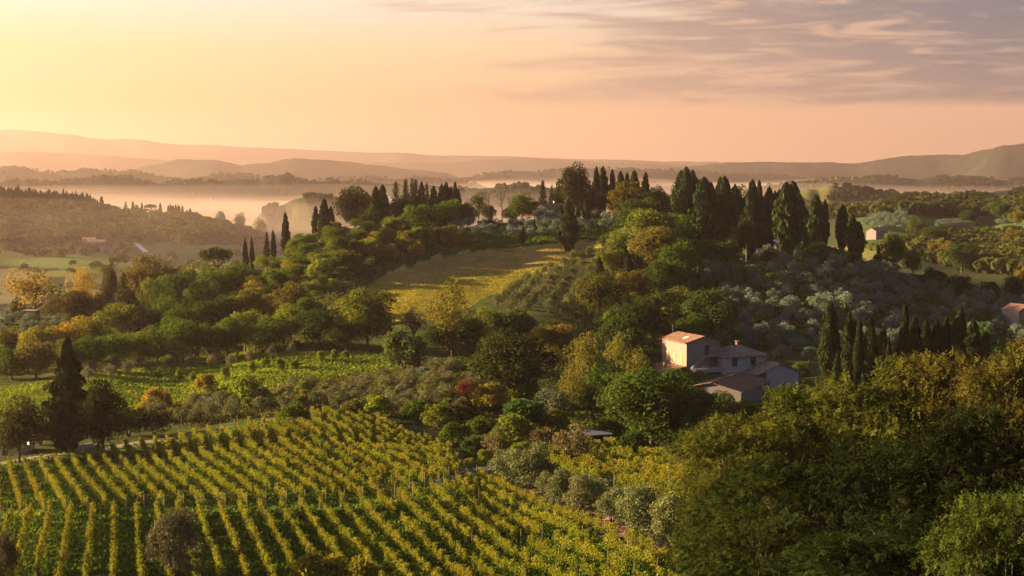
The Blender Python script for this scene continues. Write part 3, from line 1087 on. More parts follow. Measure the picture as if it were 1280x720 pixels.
for px, yt, wp, c, lb in [(562, 284, 24, GOLD, 'orange bush at the thicket end nearest the terrace olives'), (581, 288, 28, (.20, .12, .035), 'tall yellow-orange bush beside the terrace olives'), (535, 292, 22, (.16,.10,.03), 'rusty bush on the thicket rim above the golden field'),
                          (520, 300, 24, YEL, 'yellow bush on the thicket rim above the golden field'), (489, 305, 22, YEL, 'yellow bush halfway down the thicket rim'), (462, 300, 26, LIME, 'lime green bush in the middle of the hill thicket'), (318, 368, 24, (.16,.10,.03), 'rusty bush low in the thicket near the pale olives'), (338, 376, 20, GOLD, 'golden bush low in the thicket near the pale olives')]:
    d = {562: 548, 581: 545, 535: 530, 520: 515, 489: 500, 462: 500, 318: 430, 338: 425}[px]
    tree('shrub', px, yt, d, wp, c, lb)
q = sample_poly([(262, 362), (330, 340), (360, 346), (345, 362), (290, 376)], 16)
P = hit(q[:, 0], q[:, 1] + 5, 400)
for p in P[np.argsort(-P[:, 1])]:
    plant('olive', p, 4.5, 4.4, OLV, 'pale olive tree in the small patch inside the hill thicket', 'olives in the patch inside the hill thicket')
# skyline of the hill, from the hazy side to the manor
tree('cypress', 307, 299, 530, 7, CYP, 'lowest lone cypress on the hazy shoulder of the hill')
tree('cypress', 315, 296, 532, 7, CYP, 'cypress next to the lowest lone one on the hill shoulder')
tree('fir', 333, 290, 535, 12, CYP, 'small pointed conifer on the hill shoulder between the cypresses')
tree('cypress', 342, 288, 536, 7, CYP, 'slender cypress right after the small pointed conifer on the shoulder')
tree('cypress', 357, 266, 545, 12, CYP, 'stout lone cypress standing clear against the haze on the shoulder')
tree('cypress', 393, 258, 556, 10, CYP, 'short cypress beside the twin dark cypresses on the shoulder')
tree('cypress', 404, 249, 556, 17, CYP, 'twin-tipped dark cypress where the hill shoulder meets the crest', var=2)
tree('cypress', 414, 258, 556, 12, CYP, 'dark cypress leaning on the twin-tipped one')
tree('dense', 443, 234, 566, 52, (.028, .036, .015), 'wide dark tree on the crest before the brown farmhouse', None, True)
sk = [(470, 233, 16, 'cypress'), (479, 232, 14, 'cypress'), (495, 228, 18, 'fir'), (506, 225, 18, 'fir'), (514, 224, 14, 'fir'), (518, 225, 16, 'fir'), (526, 228, 14, 'cypress'), (534, 229, 16, 'fir'), (541, 233, 10, 'cypress'), (550, 231, 11, 'cypress'), (557, 228, 12, 'cypress'), (565, 233, 9, 'cypress'), (570, 228, 8, 'cypress'), (576, 236, 9, 'cypress')]
for i, (px, yt, wp, k) in enumerate(sk):
    tree(k, px, yt, 575 + rng.normal() * 6, wp * 1.15, CYP, '%s tall dark evergreen in the crest clump by the brown farmhouse, counting towards the manor' % nth(i + 1), 'evergreens of the crest clump')
tree('broad', 462, 262, 556, 34, DEEP, 'dark bushy tree under the crest evergreens beside the brown farmhouse')
tree('broad', 520, 256, 560, 40, GREEN, 'rounded green tree under the middle of the crest evergreens')
tree('broad', 560, 250, 562, 40, GREEN, 'rounded green tree under the last of the crest evergreens')
tree('airy', 598, 240, 580, 30, DEEP, 'dark round tree on the crest between the evergreens and the bare trees', None, False)
tree('broad', 653, 242, 585, 34, (.05, .075, .018), 'green round tree on the crest between the bare trees and the low house', None, False)
for px, yt, wp, d, lb in [(611, 238, 14, 590, 'slim leafless tree on the crest'), (628, 235, 30, 592, 'wide leafless tree with fine branches on the crest'), (636, 244, 14, 600, 'short leafless tree behind the wide bare one')]:
    p = at(px, yt, d)
    zg = float(T(p[0], d))
    o = link('bare_tree', BARE[0 if wp > 20 else 1])
    o.location = (p[0], d, zg)
    o.scale = (wp * d / F * 1.2,) * 2 + (p[2] - zg,)
    o.rotation_euler = (0, 0, rng.random() * 6)
    tag(o, lb, 'tree')
tree('fir', 679, 226, 600, 19, CYP, 'taller pointed fir behind the low house on the crest')
tree('fir', 689, 232, 602, 14, CYP, 'shorter pointed fir behind the low house on the crest')
tree('dense', 697, 236, 598, 20, DARK, 'dark leafy tree between the firs and the great tree by the manor')
tree('dense', 716, 206, 578, 42, (.024, .032, .013), 'great dark leafy tree overtopping the manor', None, True, var=2)
tree('cypress_full', 711, 250, 560, 24, (.03, .038, .016), 'dark bushy evergreen on the terrace below the great tree')
tree('cypress', 733, 247, 556, 10, CYP, 'slim cypress on the terrace just below the manor')
tree('cypress', 723, 259, 556, 6, CYP, 'thinnest cypress on the terrace between the bushy evergreen and the slim one')
tree('cypress', 613, 260, 548, 7, CYP, 'lone slim cypress at the thicket end of the terrace olives')
tree('cypress', 667, 274, 545, 6, CYP, 'tall thin cypress on the terrace grass above the golden field')
tree('cypress', 654, 282, 548, 7, CYP, 'short thin cypress on the terrace grass above the golden field')
sk = [(745, 209, 11), (754, 209, 13), (766, 213, 9), (775, 214, 12), (783, 216, 10), (794, 214, 14), (806, 216, 14)]
for i, (px, yt, wp) in enumerate(sk):
    tree('cypress', px, yt, 598 + rng.normal() * 4, wp * 1.1, CYP, '%s cypress of the tight row beside the manor, counted from its tower' % nth(i + 1), 'cypresses beside the manor')
tree('broad', 787, 227, 572, 58, (.07, .062, .022), 'wide brown-green domed tree before the manor cypresses', None, True)
tree('dense', 822, 233, 575, 26, DARK, 'dark rounded tree at the end of the manor cypresses')
tree('airy', 846, 228, 580, 22, DARK, 'dark spindly tree before the great cypress block of the ridge')
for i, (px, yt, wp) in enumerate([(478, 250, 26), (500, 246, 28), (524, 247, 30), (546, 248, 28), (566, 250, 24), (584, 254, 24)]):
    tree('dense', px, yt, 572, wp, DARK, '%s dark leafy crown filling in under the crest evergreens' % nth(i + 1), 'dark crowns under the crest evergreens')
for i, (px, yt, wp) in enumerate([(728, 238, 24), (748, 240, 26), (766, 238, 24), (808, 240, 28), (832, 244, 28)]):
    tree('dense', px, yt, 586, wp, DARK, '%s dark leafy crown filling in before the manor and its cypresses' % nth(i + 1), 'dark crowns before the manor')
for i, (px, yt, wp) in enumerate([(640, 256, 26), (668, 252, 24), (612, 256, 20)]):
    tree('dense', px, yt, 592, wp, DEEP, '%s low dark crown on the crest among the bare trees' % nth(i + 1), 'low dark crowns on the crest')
# terrace olives
for r_, (xa, xb, yb, n) in enumerate([(588, 688, 276, 12), (570, 762, 288, 20), (580, 712, 297, 13), (706, 768, 276, 7)]):
    xs = np.linspace(xa, xb, n) + rng.normal(size=n) * 2
    P = hit(xs, np.full(n, yb) + rng.normal(size=n) * 1.0, 450)
    for i, p in enumerate(P):
        if not np.isnan(p[0]):
            plant('olive', p, 4.4 + rng.random(), 4.0 + rng.random(), (.055, .07, .05), '%s olive in the %s terrace row under the crest houses' % (nth(i + 1), ['upper', 'middle long', 'lower', 'short shaded'][r_]), 'olives on the terrace under the crest')
# olives at the side of the golden field
cols = [(620, 388, 660, 352), (636, 396, 690, 338), (655, 400, 716, 326), (684, 396, 738, 318), (700, 398, 762, 312)]
for r_, (xa, ya, xb, yb) in enumerate(cols):
    n = 9
    tt = (np.arange(n) + .5) / n
    P = hit(xa + (xb - xa) * tt + rng.normal(size=n) * 1.5, ya + (yb - ya) * tt, 330)
    for i, p in enumerate(P):
        plant('olive', p, 2.9 + rng.random() * .9, 3.6 + rng.random() * 1.2, (.115, .115, .055), '%s olive up the %s planted line from the golden field' % (nth(i + 1), nth(r_ + 1)), 'olives in lines beside the golden field')
tree('cypress', 750, 322, 500, 11, CYP, 'small dark cypress among the olive lines by the golden field')

# the wooded spur between the field and the shaded slope
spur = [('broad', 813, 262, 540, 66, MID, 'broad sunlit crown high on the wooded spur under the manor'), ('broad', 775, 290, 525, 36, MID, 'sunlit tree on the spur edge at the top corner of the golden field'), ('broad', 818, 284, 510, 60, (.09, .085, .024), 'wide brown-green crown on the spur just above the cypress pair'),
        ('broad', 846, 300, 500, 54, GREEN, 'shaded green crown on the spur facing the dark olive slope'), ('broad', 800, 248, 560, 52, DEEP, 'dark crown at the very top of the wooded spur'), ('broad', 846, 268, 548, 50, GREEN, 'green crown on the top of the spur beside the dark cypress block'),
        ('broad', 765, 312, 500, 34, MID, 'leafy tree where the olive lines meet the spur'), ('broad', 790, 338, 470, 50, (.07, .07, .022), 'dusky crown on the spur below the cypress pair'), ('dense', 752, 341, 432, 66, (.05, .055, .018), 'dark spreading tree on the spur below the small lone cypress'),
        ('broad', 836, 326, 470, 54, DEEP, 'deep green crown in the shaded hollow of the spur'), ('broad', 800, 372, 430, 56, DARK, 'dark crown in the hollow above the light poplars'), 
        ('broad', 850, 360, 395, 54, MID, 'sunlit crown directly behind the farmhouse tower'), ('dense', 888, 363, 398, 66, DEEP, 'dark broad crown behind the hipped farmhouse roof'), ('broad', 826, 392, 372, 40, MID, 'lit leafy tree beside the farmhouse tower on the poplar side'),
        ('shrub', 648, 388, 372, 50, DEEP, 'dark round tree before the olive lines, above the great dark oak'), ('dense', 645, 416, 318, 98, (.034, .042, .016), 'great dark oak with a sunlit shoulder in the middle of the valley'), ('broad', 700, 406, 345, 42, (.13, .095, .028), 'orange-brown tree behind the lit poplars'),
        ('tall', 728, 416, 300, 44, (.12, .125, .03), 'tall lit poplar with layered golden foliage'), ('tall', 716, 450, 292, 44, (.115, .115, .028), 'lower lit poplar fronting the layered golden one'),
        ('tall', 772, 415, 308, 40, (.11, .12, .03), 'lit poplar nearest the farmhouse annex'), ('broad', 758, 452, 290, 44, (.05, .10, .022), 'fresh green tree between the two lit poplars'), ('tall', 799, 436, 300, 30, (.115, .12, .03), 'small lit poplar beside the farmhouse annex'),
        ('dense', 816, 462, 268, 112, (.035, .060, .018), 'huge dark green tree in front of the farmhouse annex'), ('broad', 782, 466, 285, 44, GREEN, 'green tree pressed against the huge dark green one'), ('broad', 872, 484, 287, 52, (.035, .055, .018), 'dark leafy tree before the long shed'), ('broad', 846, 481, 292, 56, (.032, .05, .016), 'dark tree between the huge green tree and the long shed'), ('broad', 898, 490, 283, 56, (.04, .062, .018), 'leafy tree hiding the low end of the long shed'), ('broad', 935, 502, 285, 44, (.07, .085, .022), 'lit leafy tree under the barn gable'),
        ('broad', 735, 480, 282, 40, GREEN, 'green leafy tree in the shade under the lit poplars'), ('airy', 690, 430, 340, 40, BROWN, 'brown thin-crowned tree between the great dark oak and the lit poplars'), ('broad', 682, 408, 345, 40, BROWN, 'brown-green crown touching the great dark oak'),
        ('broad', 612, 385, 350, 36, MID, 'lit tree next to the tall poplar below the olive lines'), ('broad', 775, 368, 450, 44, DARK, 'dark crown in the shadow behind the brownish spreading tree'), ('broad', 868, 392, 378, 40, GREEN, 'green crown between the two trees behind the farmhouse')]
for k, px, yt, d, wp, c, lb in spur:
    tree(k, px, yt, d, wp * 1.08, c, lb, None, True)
tree('cypress', 786, 317, 490, 12, CYP, 'left-leaning darker cypress of the pair on the spur')
PLANTS[-1][0]['label'] = 'taller dark cypress of the close pair on the spur'
tree('cypress', 796, 319, 490, 9, CYP, 'thinner dark cypress of the close pair on the spur')
q = sample_poly([(740, 400), (780, 300), (800, 262), (870, 262), (870, 330), (865, 390), (820, 430), (760, 440)], 44)
P = hit(q[:, 0], q[:, 1] + 4, 330)
for p in P[np.argsort(-P[:, 1])]:
    wd = 5 + rng.random() * 4
    plant('shrub', p, wd, wd * .8, [DEEP, GREEN, BROWN, DARK][int(rng.random() * 4)], 'low bush under the trees of the wooded spur', 'bushes under the spur trees')


# the shaded olive slope on the far side of the spur
q = sample_poly([(872, 352), (905, 322), (960, 318), (1000, 322), (1062, 326), (1130, 345), (1195, 360), (1285, 378), (1285, 442), (1180, 425), (1060, 440), (1000, 462), (940, 440), (905, 385)], 460)
P = hit(q[:, 0], q[:, 1] + 3, 330, 620)
keep = []
for p in P[~np.isnan(P[:, 0])]:
    if all((p[0] - k[0]) ** 2 + (p[1] - k[1]) ** 2 > 24 for k in keep):
        ppx, ppy = project(*p)
        if abs((ppx - 940) - (ppy - 365) * .85) > 5 or ppy > 400:        # the grassy track stays open
            keep.append(p)
for p in sorted(keep, key=lambda k: -k[1])[:285]:
    wd = 4.6 + rng.random() * 1.8
    plant('olive', p, wd, wd * (.72 + .25 * rng.random()), (.125, .158, .138), 'silvery olive tree painted shade-blue on the shaded slope behind the farmhouse', 'olives of the shaded slope', jit=.16)  # blue of the slope's shade put into the silvery leaf colour
for px, yt, wp, d, k, c, lb in [
        (966, 311, 34, 512, 'shrub', DARK, 'dark bush rising out of the shaded olive slope beside the blue cover'), (938, 332, 28, 480, 'shrub', (.05, .10, .025), 'bright green bush at the head of the grassy track on the slope'), (1021, 303, 36, 545, 'shrub', DEEP, 'dark bush at the foot of the lone electricity pole'),
        (905, 296, 44, 545, 'shrub', (.04, .09, .02), 'light green bamboo-like thicket under the dark cypress block'), (884, 300, 40, 540, 'broad', GREEN, 'green crown where the spur meets the shaded olive slope'), (862, 322, 40, 500, 'broad', DEEP, 'deep green crown bordering the shaded olive slope'),
        (1118, 297, 30, 540, 'broad', (.055, .085, .02), 'sunlit leafy tree at the end of the cypress ridge'), (1142, 311, 30, 530, 'broad', GREEN, 'leafy tree just past the sunlit one on the ridge end'), (1100, 316, 30, 540, 'shrub', DEEP, 'dark bush between the last cypresses and the sunlit leafy tree'),
        (1168, 334, 34, 515, 'shrub', DEEP, 'dark bush on the ridge line above the olive slope, by the sunlit tree'), (1200, 344, 36, 508, 'shrub', (.055, .05, .022), 'brownish bush on the ridge line above the olive slope'), (1236, 352, 30, 502, 'shrub', DEEP, 'low dark bush on the ridge line before the far meadow'),
        (1270, 344, 34, 500, 'broad', DARK, 'dark tree on the ridge line above the pale cottage'), (1230, 404, 20, 398, 'shrub', (.05, .10, .025), 'green bush on the slope below the pale cottage'), (1004, 415, 22, 392, 'shrub', (.06, .12, .03), 'bright green bush low on the shaded slope behind the farmhouse'),
        (1000, 452, 26, 352, 'shrub', (.05, .10, .025), 'fresh green bush between the barn and the tallest cypress'), (958, 440, 24, 356, 'olive', OLVD, 'olive tree just behind the barn roof')]:
    tree(k, px, yt, d, wp, c, lb)
# cypress block on the ridge
blk = [(852, 214, 14), (857, 210, 17), (866, 214, 16), (874, 226, 14), (880, 224, 18), (889, 228, 14), (898, 222, 16), (909, 222, 14), (918, 232, 14), (939, 226, 14), (944, 232, 10), (951, 226, 9), (961, 234, 14), (968, 240, 10), (975, 238, 13), (985, 230, 20), (992, 229, 14), (999, 242, 13), (1009, 262, 10)]
for i, (px, yt, wp) in enumerate(blk):
    tree('cypress', px, yt, 566 + rng.normal() * 8, wp * 1.6, CYP, '%s tall dark cypress of the ridge block, counted from the wooded spur' % nth(i + 1), 'cypresses of the ridge block')
tree('broad', 928, 233, 575, 30, DARK, 'rounded dark crown filling a gap in the ridge cypress block')
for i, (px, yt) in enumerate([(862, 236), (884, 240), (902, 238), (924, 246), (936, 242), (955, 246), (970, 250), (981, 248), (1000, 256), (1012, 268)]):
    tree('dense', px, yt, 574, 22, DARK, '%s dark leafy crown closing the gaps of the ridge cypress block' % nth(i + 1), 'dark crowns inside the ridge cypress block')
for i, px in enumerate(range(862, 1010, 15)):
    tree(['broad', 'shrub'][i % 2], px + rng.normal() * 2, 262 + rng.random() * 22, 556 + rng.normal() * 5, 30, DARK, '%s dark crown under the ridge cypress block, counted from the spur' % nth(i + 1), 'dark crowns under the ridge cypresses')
tree('cypress', 1021, 245, 560, 24, CYP, 'broad bushy cypress behind the lone electricity pole', var=2)
tree('cypress', 1031, 250, 562, 15, CYP, 'narrower cypress leaning on the broad bushy one by the pole')
tree('cypress', 1053, 256, 562, 18, CYP, 'free-standing pointed cypress on the ridge past the electricity pole', None, False, var=1)
tree('cypress', 1067, 270, 560, 18, CYP, 'thick cypress next to the free-standing pointed one')
tree('cypress', 1074, 277, 560, 16, CYP, 'shorter cypress at the outer side of the thick one')
tree('cypress', 1098, 306, 545, 6, CYP, 'tiny thin cypress before the sunlit leafy tree on the ridge')

# cypresses beside the farmhouse
for px, yt, wp, d, vv, lb in [(1037, 377, 25, 316, 0, 'tallest broad cypress standing nearest the farmhouse barn'), (1046, 440, 12, 306, 1, 'low young cypress at the foot of the tallest one'), (1063, 391, 18, 312, 1, 'slim cypress next after the tallest one by the barn'), (1072, 399, 15, 310, 0, 'cypress pressed against the slim one by the barn'),
                              (1089, 397, 20, 310, 1, 'evenly pointed cypress standing alone in the middle of the row'), (1106, 409, 12, 308, 0, 'small thin cypress after the evenly pointed one'), (1112, 420, 9, 307, 1, 'smallest cypress, touching the small thin one'),
                              (1132, 380, 15, 310, 0, 'needle-thin tall cypress leading the dense part of the row'), (1141, 396, 22, 308, 2, 'thick blunt cypress beside the needle-thin tall one'), (1158, 402, 20, 306, 1, 'blunt cypress in the middle of the dense row part'), (1171, 400, 16, 308, 0, 'narrow cypress between two blunt ones'),
                              (1182, 398, 20, 306, 2, 'blunt cypress before the tall one of the dense row part'), (1197, 384, 20, 306, 1, 'tall smooth cypress near the end of the dense row'), (1217, 401, 24, 304, 2, 'wide round-topped cypress past the tall smooth one'), (1231, 415, 14, 303, 0, 'short reddish-dark cypress ending the row')]:
    tree('cypress_full', px, yt, d, wp * 1.15, (.019, .025, .010), lb, None, True, var=vv)

# olive grove and shrubs between the meadow and the vineyard
q = sample_poly([(165, 520), (250, 499), (350, 486), (440, 480), (520, 467), (605, 453), (605, 502), (560, 528), (480, 516), (400, 508), (330, 513), (240, 530)], 300)
P = hit(q[:, 0], q[:, 1] + 6, 200)
keep = []
for p in P[~np.isnan(P[:, 0])]:
    if all((p[0] - k[0]) ** 2 + (p[1] - k[1]) ** 2 > 9.5 for k in keep):
        keep.append(p)
for i, p in enumerate(sorted(keep, key=lambda k: -k[1])[:150]):
    if rng.random() < .8:
        wd = 2.9 + rng.random() * 1.1
        plant('olive', p, wd, wd * (.8 + .3 * rng.random()), (.115, .118, .062), 'pale grey-green olive tree in the crowded grove above the vineyard', 'olives of the grove above the vineyard', jit=.08)
    else:
        wd = 2.0 + rng.random() * 1.3
        plant('shrub', p, wd, wd * (.8 + .3 * rng.random()), [LIME, MID, MID, YEL][int(rng.random() * 4)], 'leafy bush mixed into the crowded olive grove above the vineyard', 'bushes in the grove above the vineyard')
for px, yt, wp, d, k, c, lb in [
        (368, 502, 34, 262, 'shrub', GREEN, 'large green bush at the vineyard edge in the middle of the grove'), (472, 494, 36, 262, 'shrub', LIME, 'lime-yellow bush at the lower edge of the olive grove'), (520, 500, 40, 258, 'shrub', GREEN, 'dark green bush at the lower grove edge by the purple-leaved tree'),
        (582, 474, 26, 262, 'airy', (.085, .022, .022), 'dark red purple-leaved tree in the shrubs above the vineyard corner'), (574, 500, 46, 244, 'shrub', (.05, .05, .022), 'dark brownish bush below the purple-leaved tree'), (612, 478, 46, 262, 'shrub', (.14, .135, .03), 'feathery yellow-green bush beside the purple-leaved tree'),
        (655, 470, 44, 270, 'shrub', (.10, .12, .03), 'feathery green bush under the great dark oak'), (690, 482, 42, 262, 'olive', OLV, 'grey-leaved olive beside the feathery bushes'), (655, 500, 64, 250, 'shrub', (.035, .07, .025), 'wide dark green bush in the shrubs above the gravel path'),
        (642, 518, 58, 235, 'shrub', (.10, .13, .025), 'light green bush above the gravel path'), (690, 512, 44, 238, 'shrub', (.11, .12, .025), 'yellow-tipped green bush above the brown olives'), (615, 540, 36, 216, 'olive', (.12, .095, .055), 'brown-leaved round olive at the vineyard corner'),
        (678, 534, 30, 222, 'olive', (.12, .095, .05), 'brown-leaved olive before the yellow-tipped bush'), (714, 529, 54, 224, 'olive', (.115, .095, .055), 'wide brown-leaved olive by the bluish lean-to'), (652, 552, 34, 210, 'shrub', (.10, .15, .025), 'small bright green bush behind the path olives'),
        (598, 520, 34, 240, 'shrub', GREEN, 'green bush between the dark brownish bush and the brown olive'), (622, 566, 12, 205, 'shrub', (.22, .03, .02), 'tiny bright red bush at the bend of the gravel path'), (760, 522, 44, 238, 'shrub', GREEN, 'green bush behind the bluish lean-to'),
        (570, 528, 38, 232, 'shrub', GREEN, 'green bush at the vineyard corner under the dark brownish bush'), (592, 546, 34, 222, 'shrub', DEEP, 'deep green bush beside the brown olive of the vineyard corner'), (632, 546, 30, 214, 'shrub', MID, 'mid green bush between the brown olive and the bright green bush'), (606, 562, 22, 205, 'shrub', LIME, 'low light bush where the gravel path meets the vineyard corner'),
        (545, 505, 40, 252, 'shrub', LIME, 'light bush at the upper corner of the vineyard'), (440, 500, 30, 262, 'shrub', BROWN, 'brown bush at the vineyard edge beside the thin pole'), (790, 540, 40, 222, 'shrub', DEEP, 'dark bush at the foot of the huge dark green tree'),
        (850, 545, 44, 225, 'shrub', DEEP, 'dark bush at the vine plot end below the huge dark green tree'), (900, 540, 44, 225, 'shrub', DEEP, 'deep green bush below the long shed')]:
    tree(k, px, yt, d, wp * 1.08, c, lb, None, wp > 30)

# the clipped olives along the red earth bank
for px, yt, wp, d, lb in [(636, 561, 36, float(hit(636, 612)[0][1]), 'tall pale olive at the gravel path, first of the bank row'), (665, 554, 44, float(hit(665, 613)[0][1]), 'dark broad olive, second along the red earth bank'), (685, 590, 24, float(hit(685, 632)[0][1]), 'slim olive squeezed third along the red earth bank'), (703, 588, 32, float(hit(703, 641)[0][1]), 'olive with pale shoulders, fourth along the red earth bank'), (733, 592, 44, float(hit(733, 647)[0][1]), 'wide silvery olive, fifth along the red earth bank'),
                          (766, 610, 32, float(hit(766, 657)[0][1]), 'narrow silvery olive, sixth along the red earth bank'), (800, 606, 46, float(hit(800, 672)[0][1]), 'broad square-clipped olive, seventh along the red earth bank'), (838, 615, 46, float(hit(838, 686)[0][1]), 'last pale olive of the red earth bank before the dark trees')]:
    tree('olive_full', px, yt, d, wp * 1.38, (.125, .135, .066), lb, None, True)
tree('shrub', 693, 580, 178, 40, (.12, .15, .03), 'bright leafy bush growing behind the slim olives of the bank', None, True)
tree('olive_full', 219, 636, 124, 72, (.105, .095, .065), 'dark grey olive standing among the vine rows at the lower picture edge', None, True)
tree('olive_full', 2, 666, 128, 44, (.08, .075, .05), 'dark bush-like olive cut by the hazy lower picture corner', None, True)
tree('shrub', 400, 690, 121, 80, (.17, .16, .03), 'feathery yellow bush at the lower picture edge among the vines', None, True)
tree('shrub', 455, 697, 119, 60, (.16, .15, .03), 'smaller feathery yellow bush beside the first at the lower edge', None, True)


# ------------------------------------------------------------------ vineyard
def vine_leaves(P, side, dens, size, red=0.0):
    """P: points along the row, already on the ground"""
    L = np.linalg.norm(np.diff(P, axis=0), axis=1).sum()
    n = int(L * dens)
    s = rng.random(n) * (len(P) - 1)
    i = s.astype(int)
    f = (s - i)[:, None]
    B = P[i] * (1 - f) + P[i + 1] * f
    along = s / (len(P) - 1) * L
    ph = rng.random() * 100
    bump = vnoise(along / 1.05 + ph, along * 0, 3)
    hole = vnoise(along / 2.6 + ph, along * 0, 4)
    k = (hole > .16) & (rng.random(n) < .35 + .9 * bump)
    B, along, bump = B[k], along[k], bump[k]
    n = len(B)
    top = 1.15 + .95 * bump
    h = .42 + (top - .42) * rng.random(n) ** .75
    lat = rng.normal(size=n) * (.08 + .10 * bump)
    C = B + side * lat[:, None] + np.stack([np.zeros(n), np.zeros(n), h], -1)
    N = unit(side * np.sign(lat)[:, None] * .8 + np.array([0, 0, .55]) + rng.normal(size=(n, 3)) * .65)
    S = size * (.65 + .7 * rng.random(n))
    V, Q = leaf_faces(C, N, S, .85, .12)
    vine_tone = vnoise(along / 1.4 + ph * 3, along * 0, 9)
    tone = np.clip(.30 + .45 * vine_tone + rng.normal(size=n) * .2 + (h - 1.1) * .12, 0, 1)
    return V, Q, np.repeat(tone, 4)


POST = plain_material('post wood', (.13, .10, .075), .9, .3, 4)


def post_mesh(h=1.9, r=.055):
    V, Q = tube([(0, 0, -.3), (0, 0, h * .5), (.03, 0, h)], [r, r, r * .9], 6)
    return fast_mesh('end_post', V, [Q, np.array([[12, 13, 14, 15], [12, 15, 16, 17]])], [POST])


PM = post_mesh()


def vineyard(azd, spacing, poly, dens, size, label, group, offs, amin, amax, split=None):
    a = R(azd)
    t = np.array([math.sin(a), math.cos(a), 0])
    sd = np.array([math.cos(a), -math.sin(a), 0])
    n = 0
    for o in np.arange(offs[0], offs[1], spacing):
        s = np.arange(amin, amax, .5)
        X = sd[0] * o + t[0] * s
        Y = sd[1] * o + t[1] * s
        ok = Y > 60
        X, Y = X[ok], Y[ok]
        Zg = T(X, Y)
        px, py = project(X, Y, Zg)
        ins = inpoly(px, py, poly)
        runs = np.split(np.arange(len(ins)), np.where(np.diff(ins.astype(int)) != 0)[0] + 1)
        for r in runs:
            if len(r) < 10 or not ins[r[0]]:
                continue
            P = np.stack([X[r], Y[r], Zg[r]], -1)
            org = P[0].copy()
            P = P - org
            P[:, :2] += ((vnoise(np.arange(len(r)) / 9.0, np.full(len(r), o), 6) - .5) * .3)[:, None] * sd[:2]
            V, Q, tone = vine_leaves(P, sd, dens, size)
            ob = link('vine_trellis', fast_mesh('vine_trellis', V, [Q], [VINE], tone))
            ob.location = org
            c = np.array((.116, .138, .024)) * (1 + rng.normal() * .06) + np.array((.02, 0, 0)) * rng.normal() * .25
            ob.color = (*np.clip(c, .02, 1), 1)
            n += 1
            tag(ob, label % nth(n), 'grapevines', group)
            for e in [0, -1] + list(range(13, len(P) - 8, 13)):
                if e > 0:
                    p = link('post', PM, ob)
                    p.location = P[e]
                    p.scale = (.7, .7, .95)
                    continue
                p = link('end_post', PM, ob)
                p.location = P[e] + t * (-.3 if e == 0 else .3)
                p.rotation_euler = (0, 0, rng.random() * 6)
    return n


UPPER = [(-60, 598), (0, 584), (100, 571), (200, 556), (400, 517), (470, 527), (555, 563), (592, 588), (560, 602), (440, 630), (310, 633), (60, 642), (-60, 650)]
LOWER = [(-60, 655), (60, 647), (310, 640), (440, 638), (562, 609), (600, 597), (640, 612), (760, 668), (850, 716), (880, 800), (-60, 800)]
PLOT = [(672, 572), (720, 557), (900, 577), (915, 665), (865, 662), (800, 622), (740, 602), (690, 590)]
n_up = vineyard(-21, 2.25, UPPER, 210, .175, '%s vine row of the upper slope, counted from the farm shed end of the road', 'vine rows of the upper slope', (-60, 90), 80, 300)
n_lo = vineyard(-15.5, 2.3, LOWER, 260, .16, '%s vine row of the near slope, counted from the hazy corner towards the earth bank', 'vine rows of the near slope', (-40, 62), 70, 230)
n_pl = vineyard(-24, 2.4, PLOT, 200, .18, '%s vine row of the small plot behind the bank olives, towards the dark trees', 'vine rows of the small plot', (40, 120), 100, 260)
print('vine rows', n_up, n_lo, n_pl)


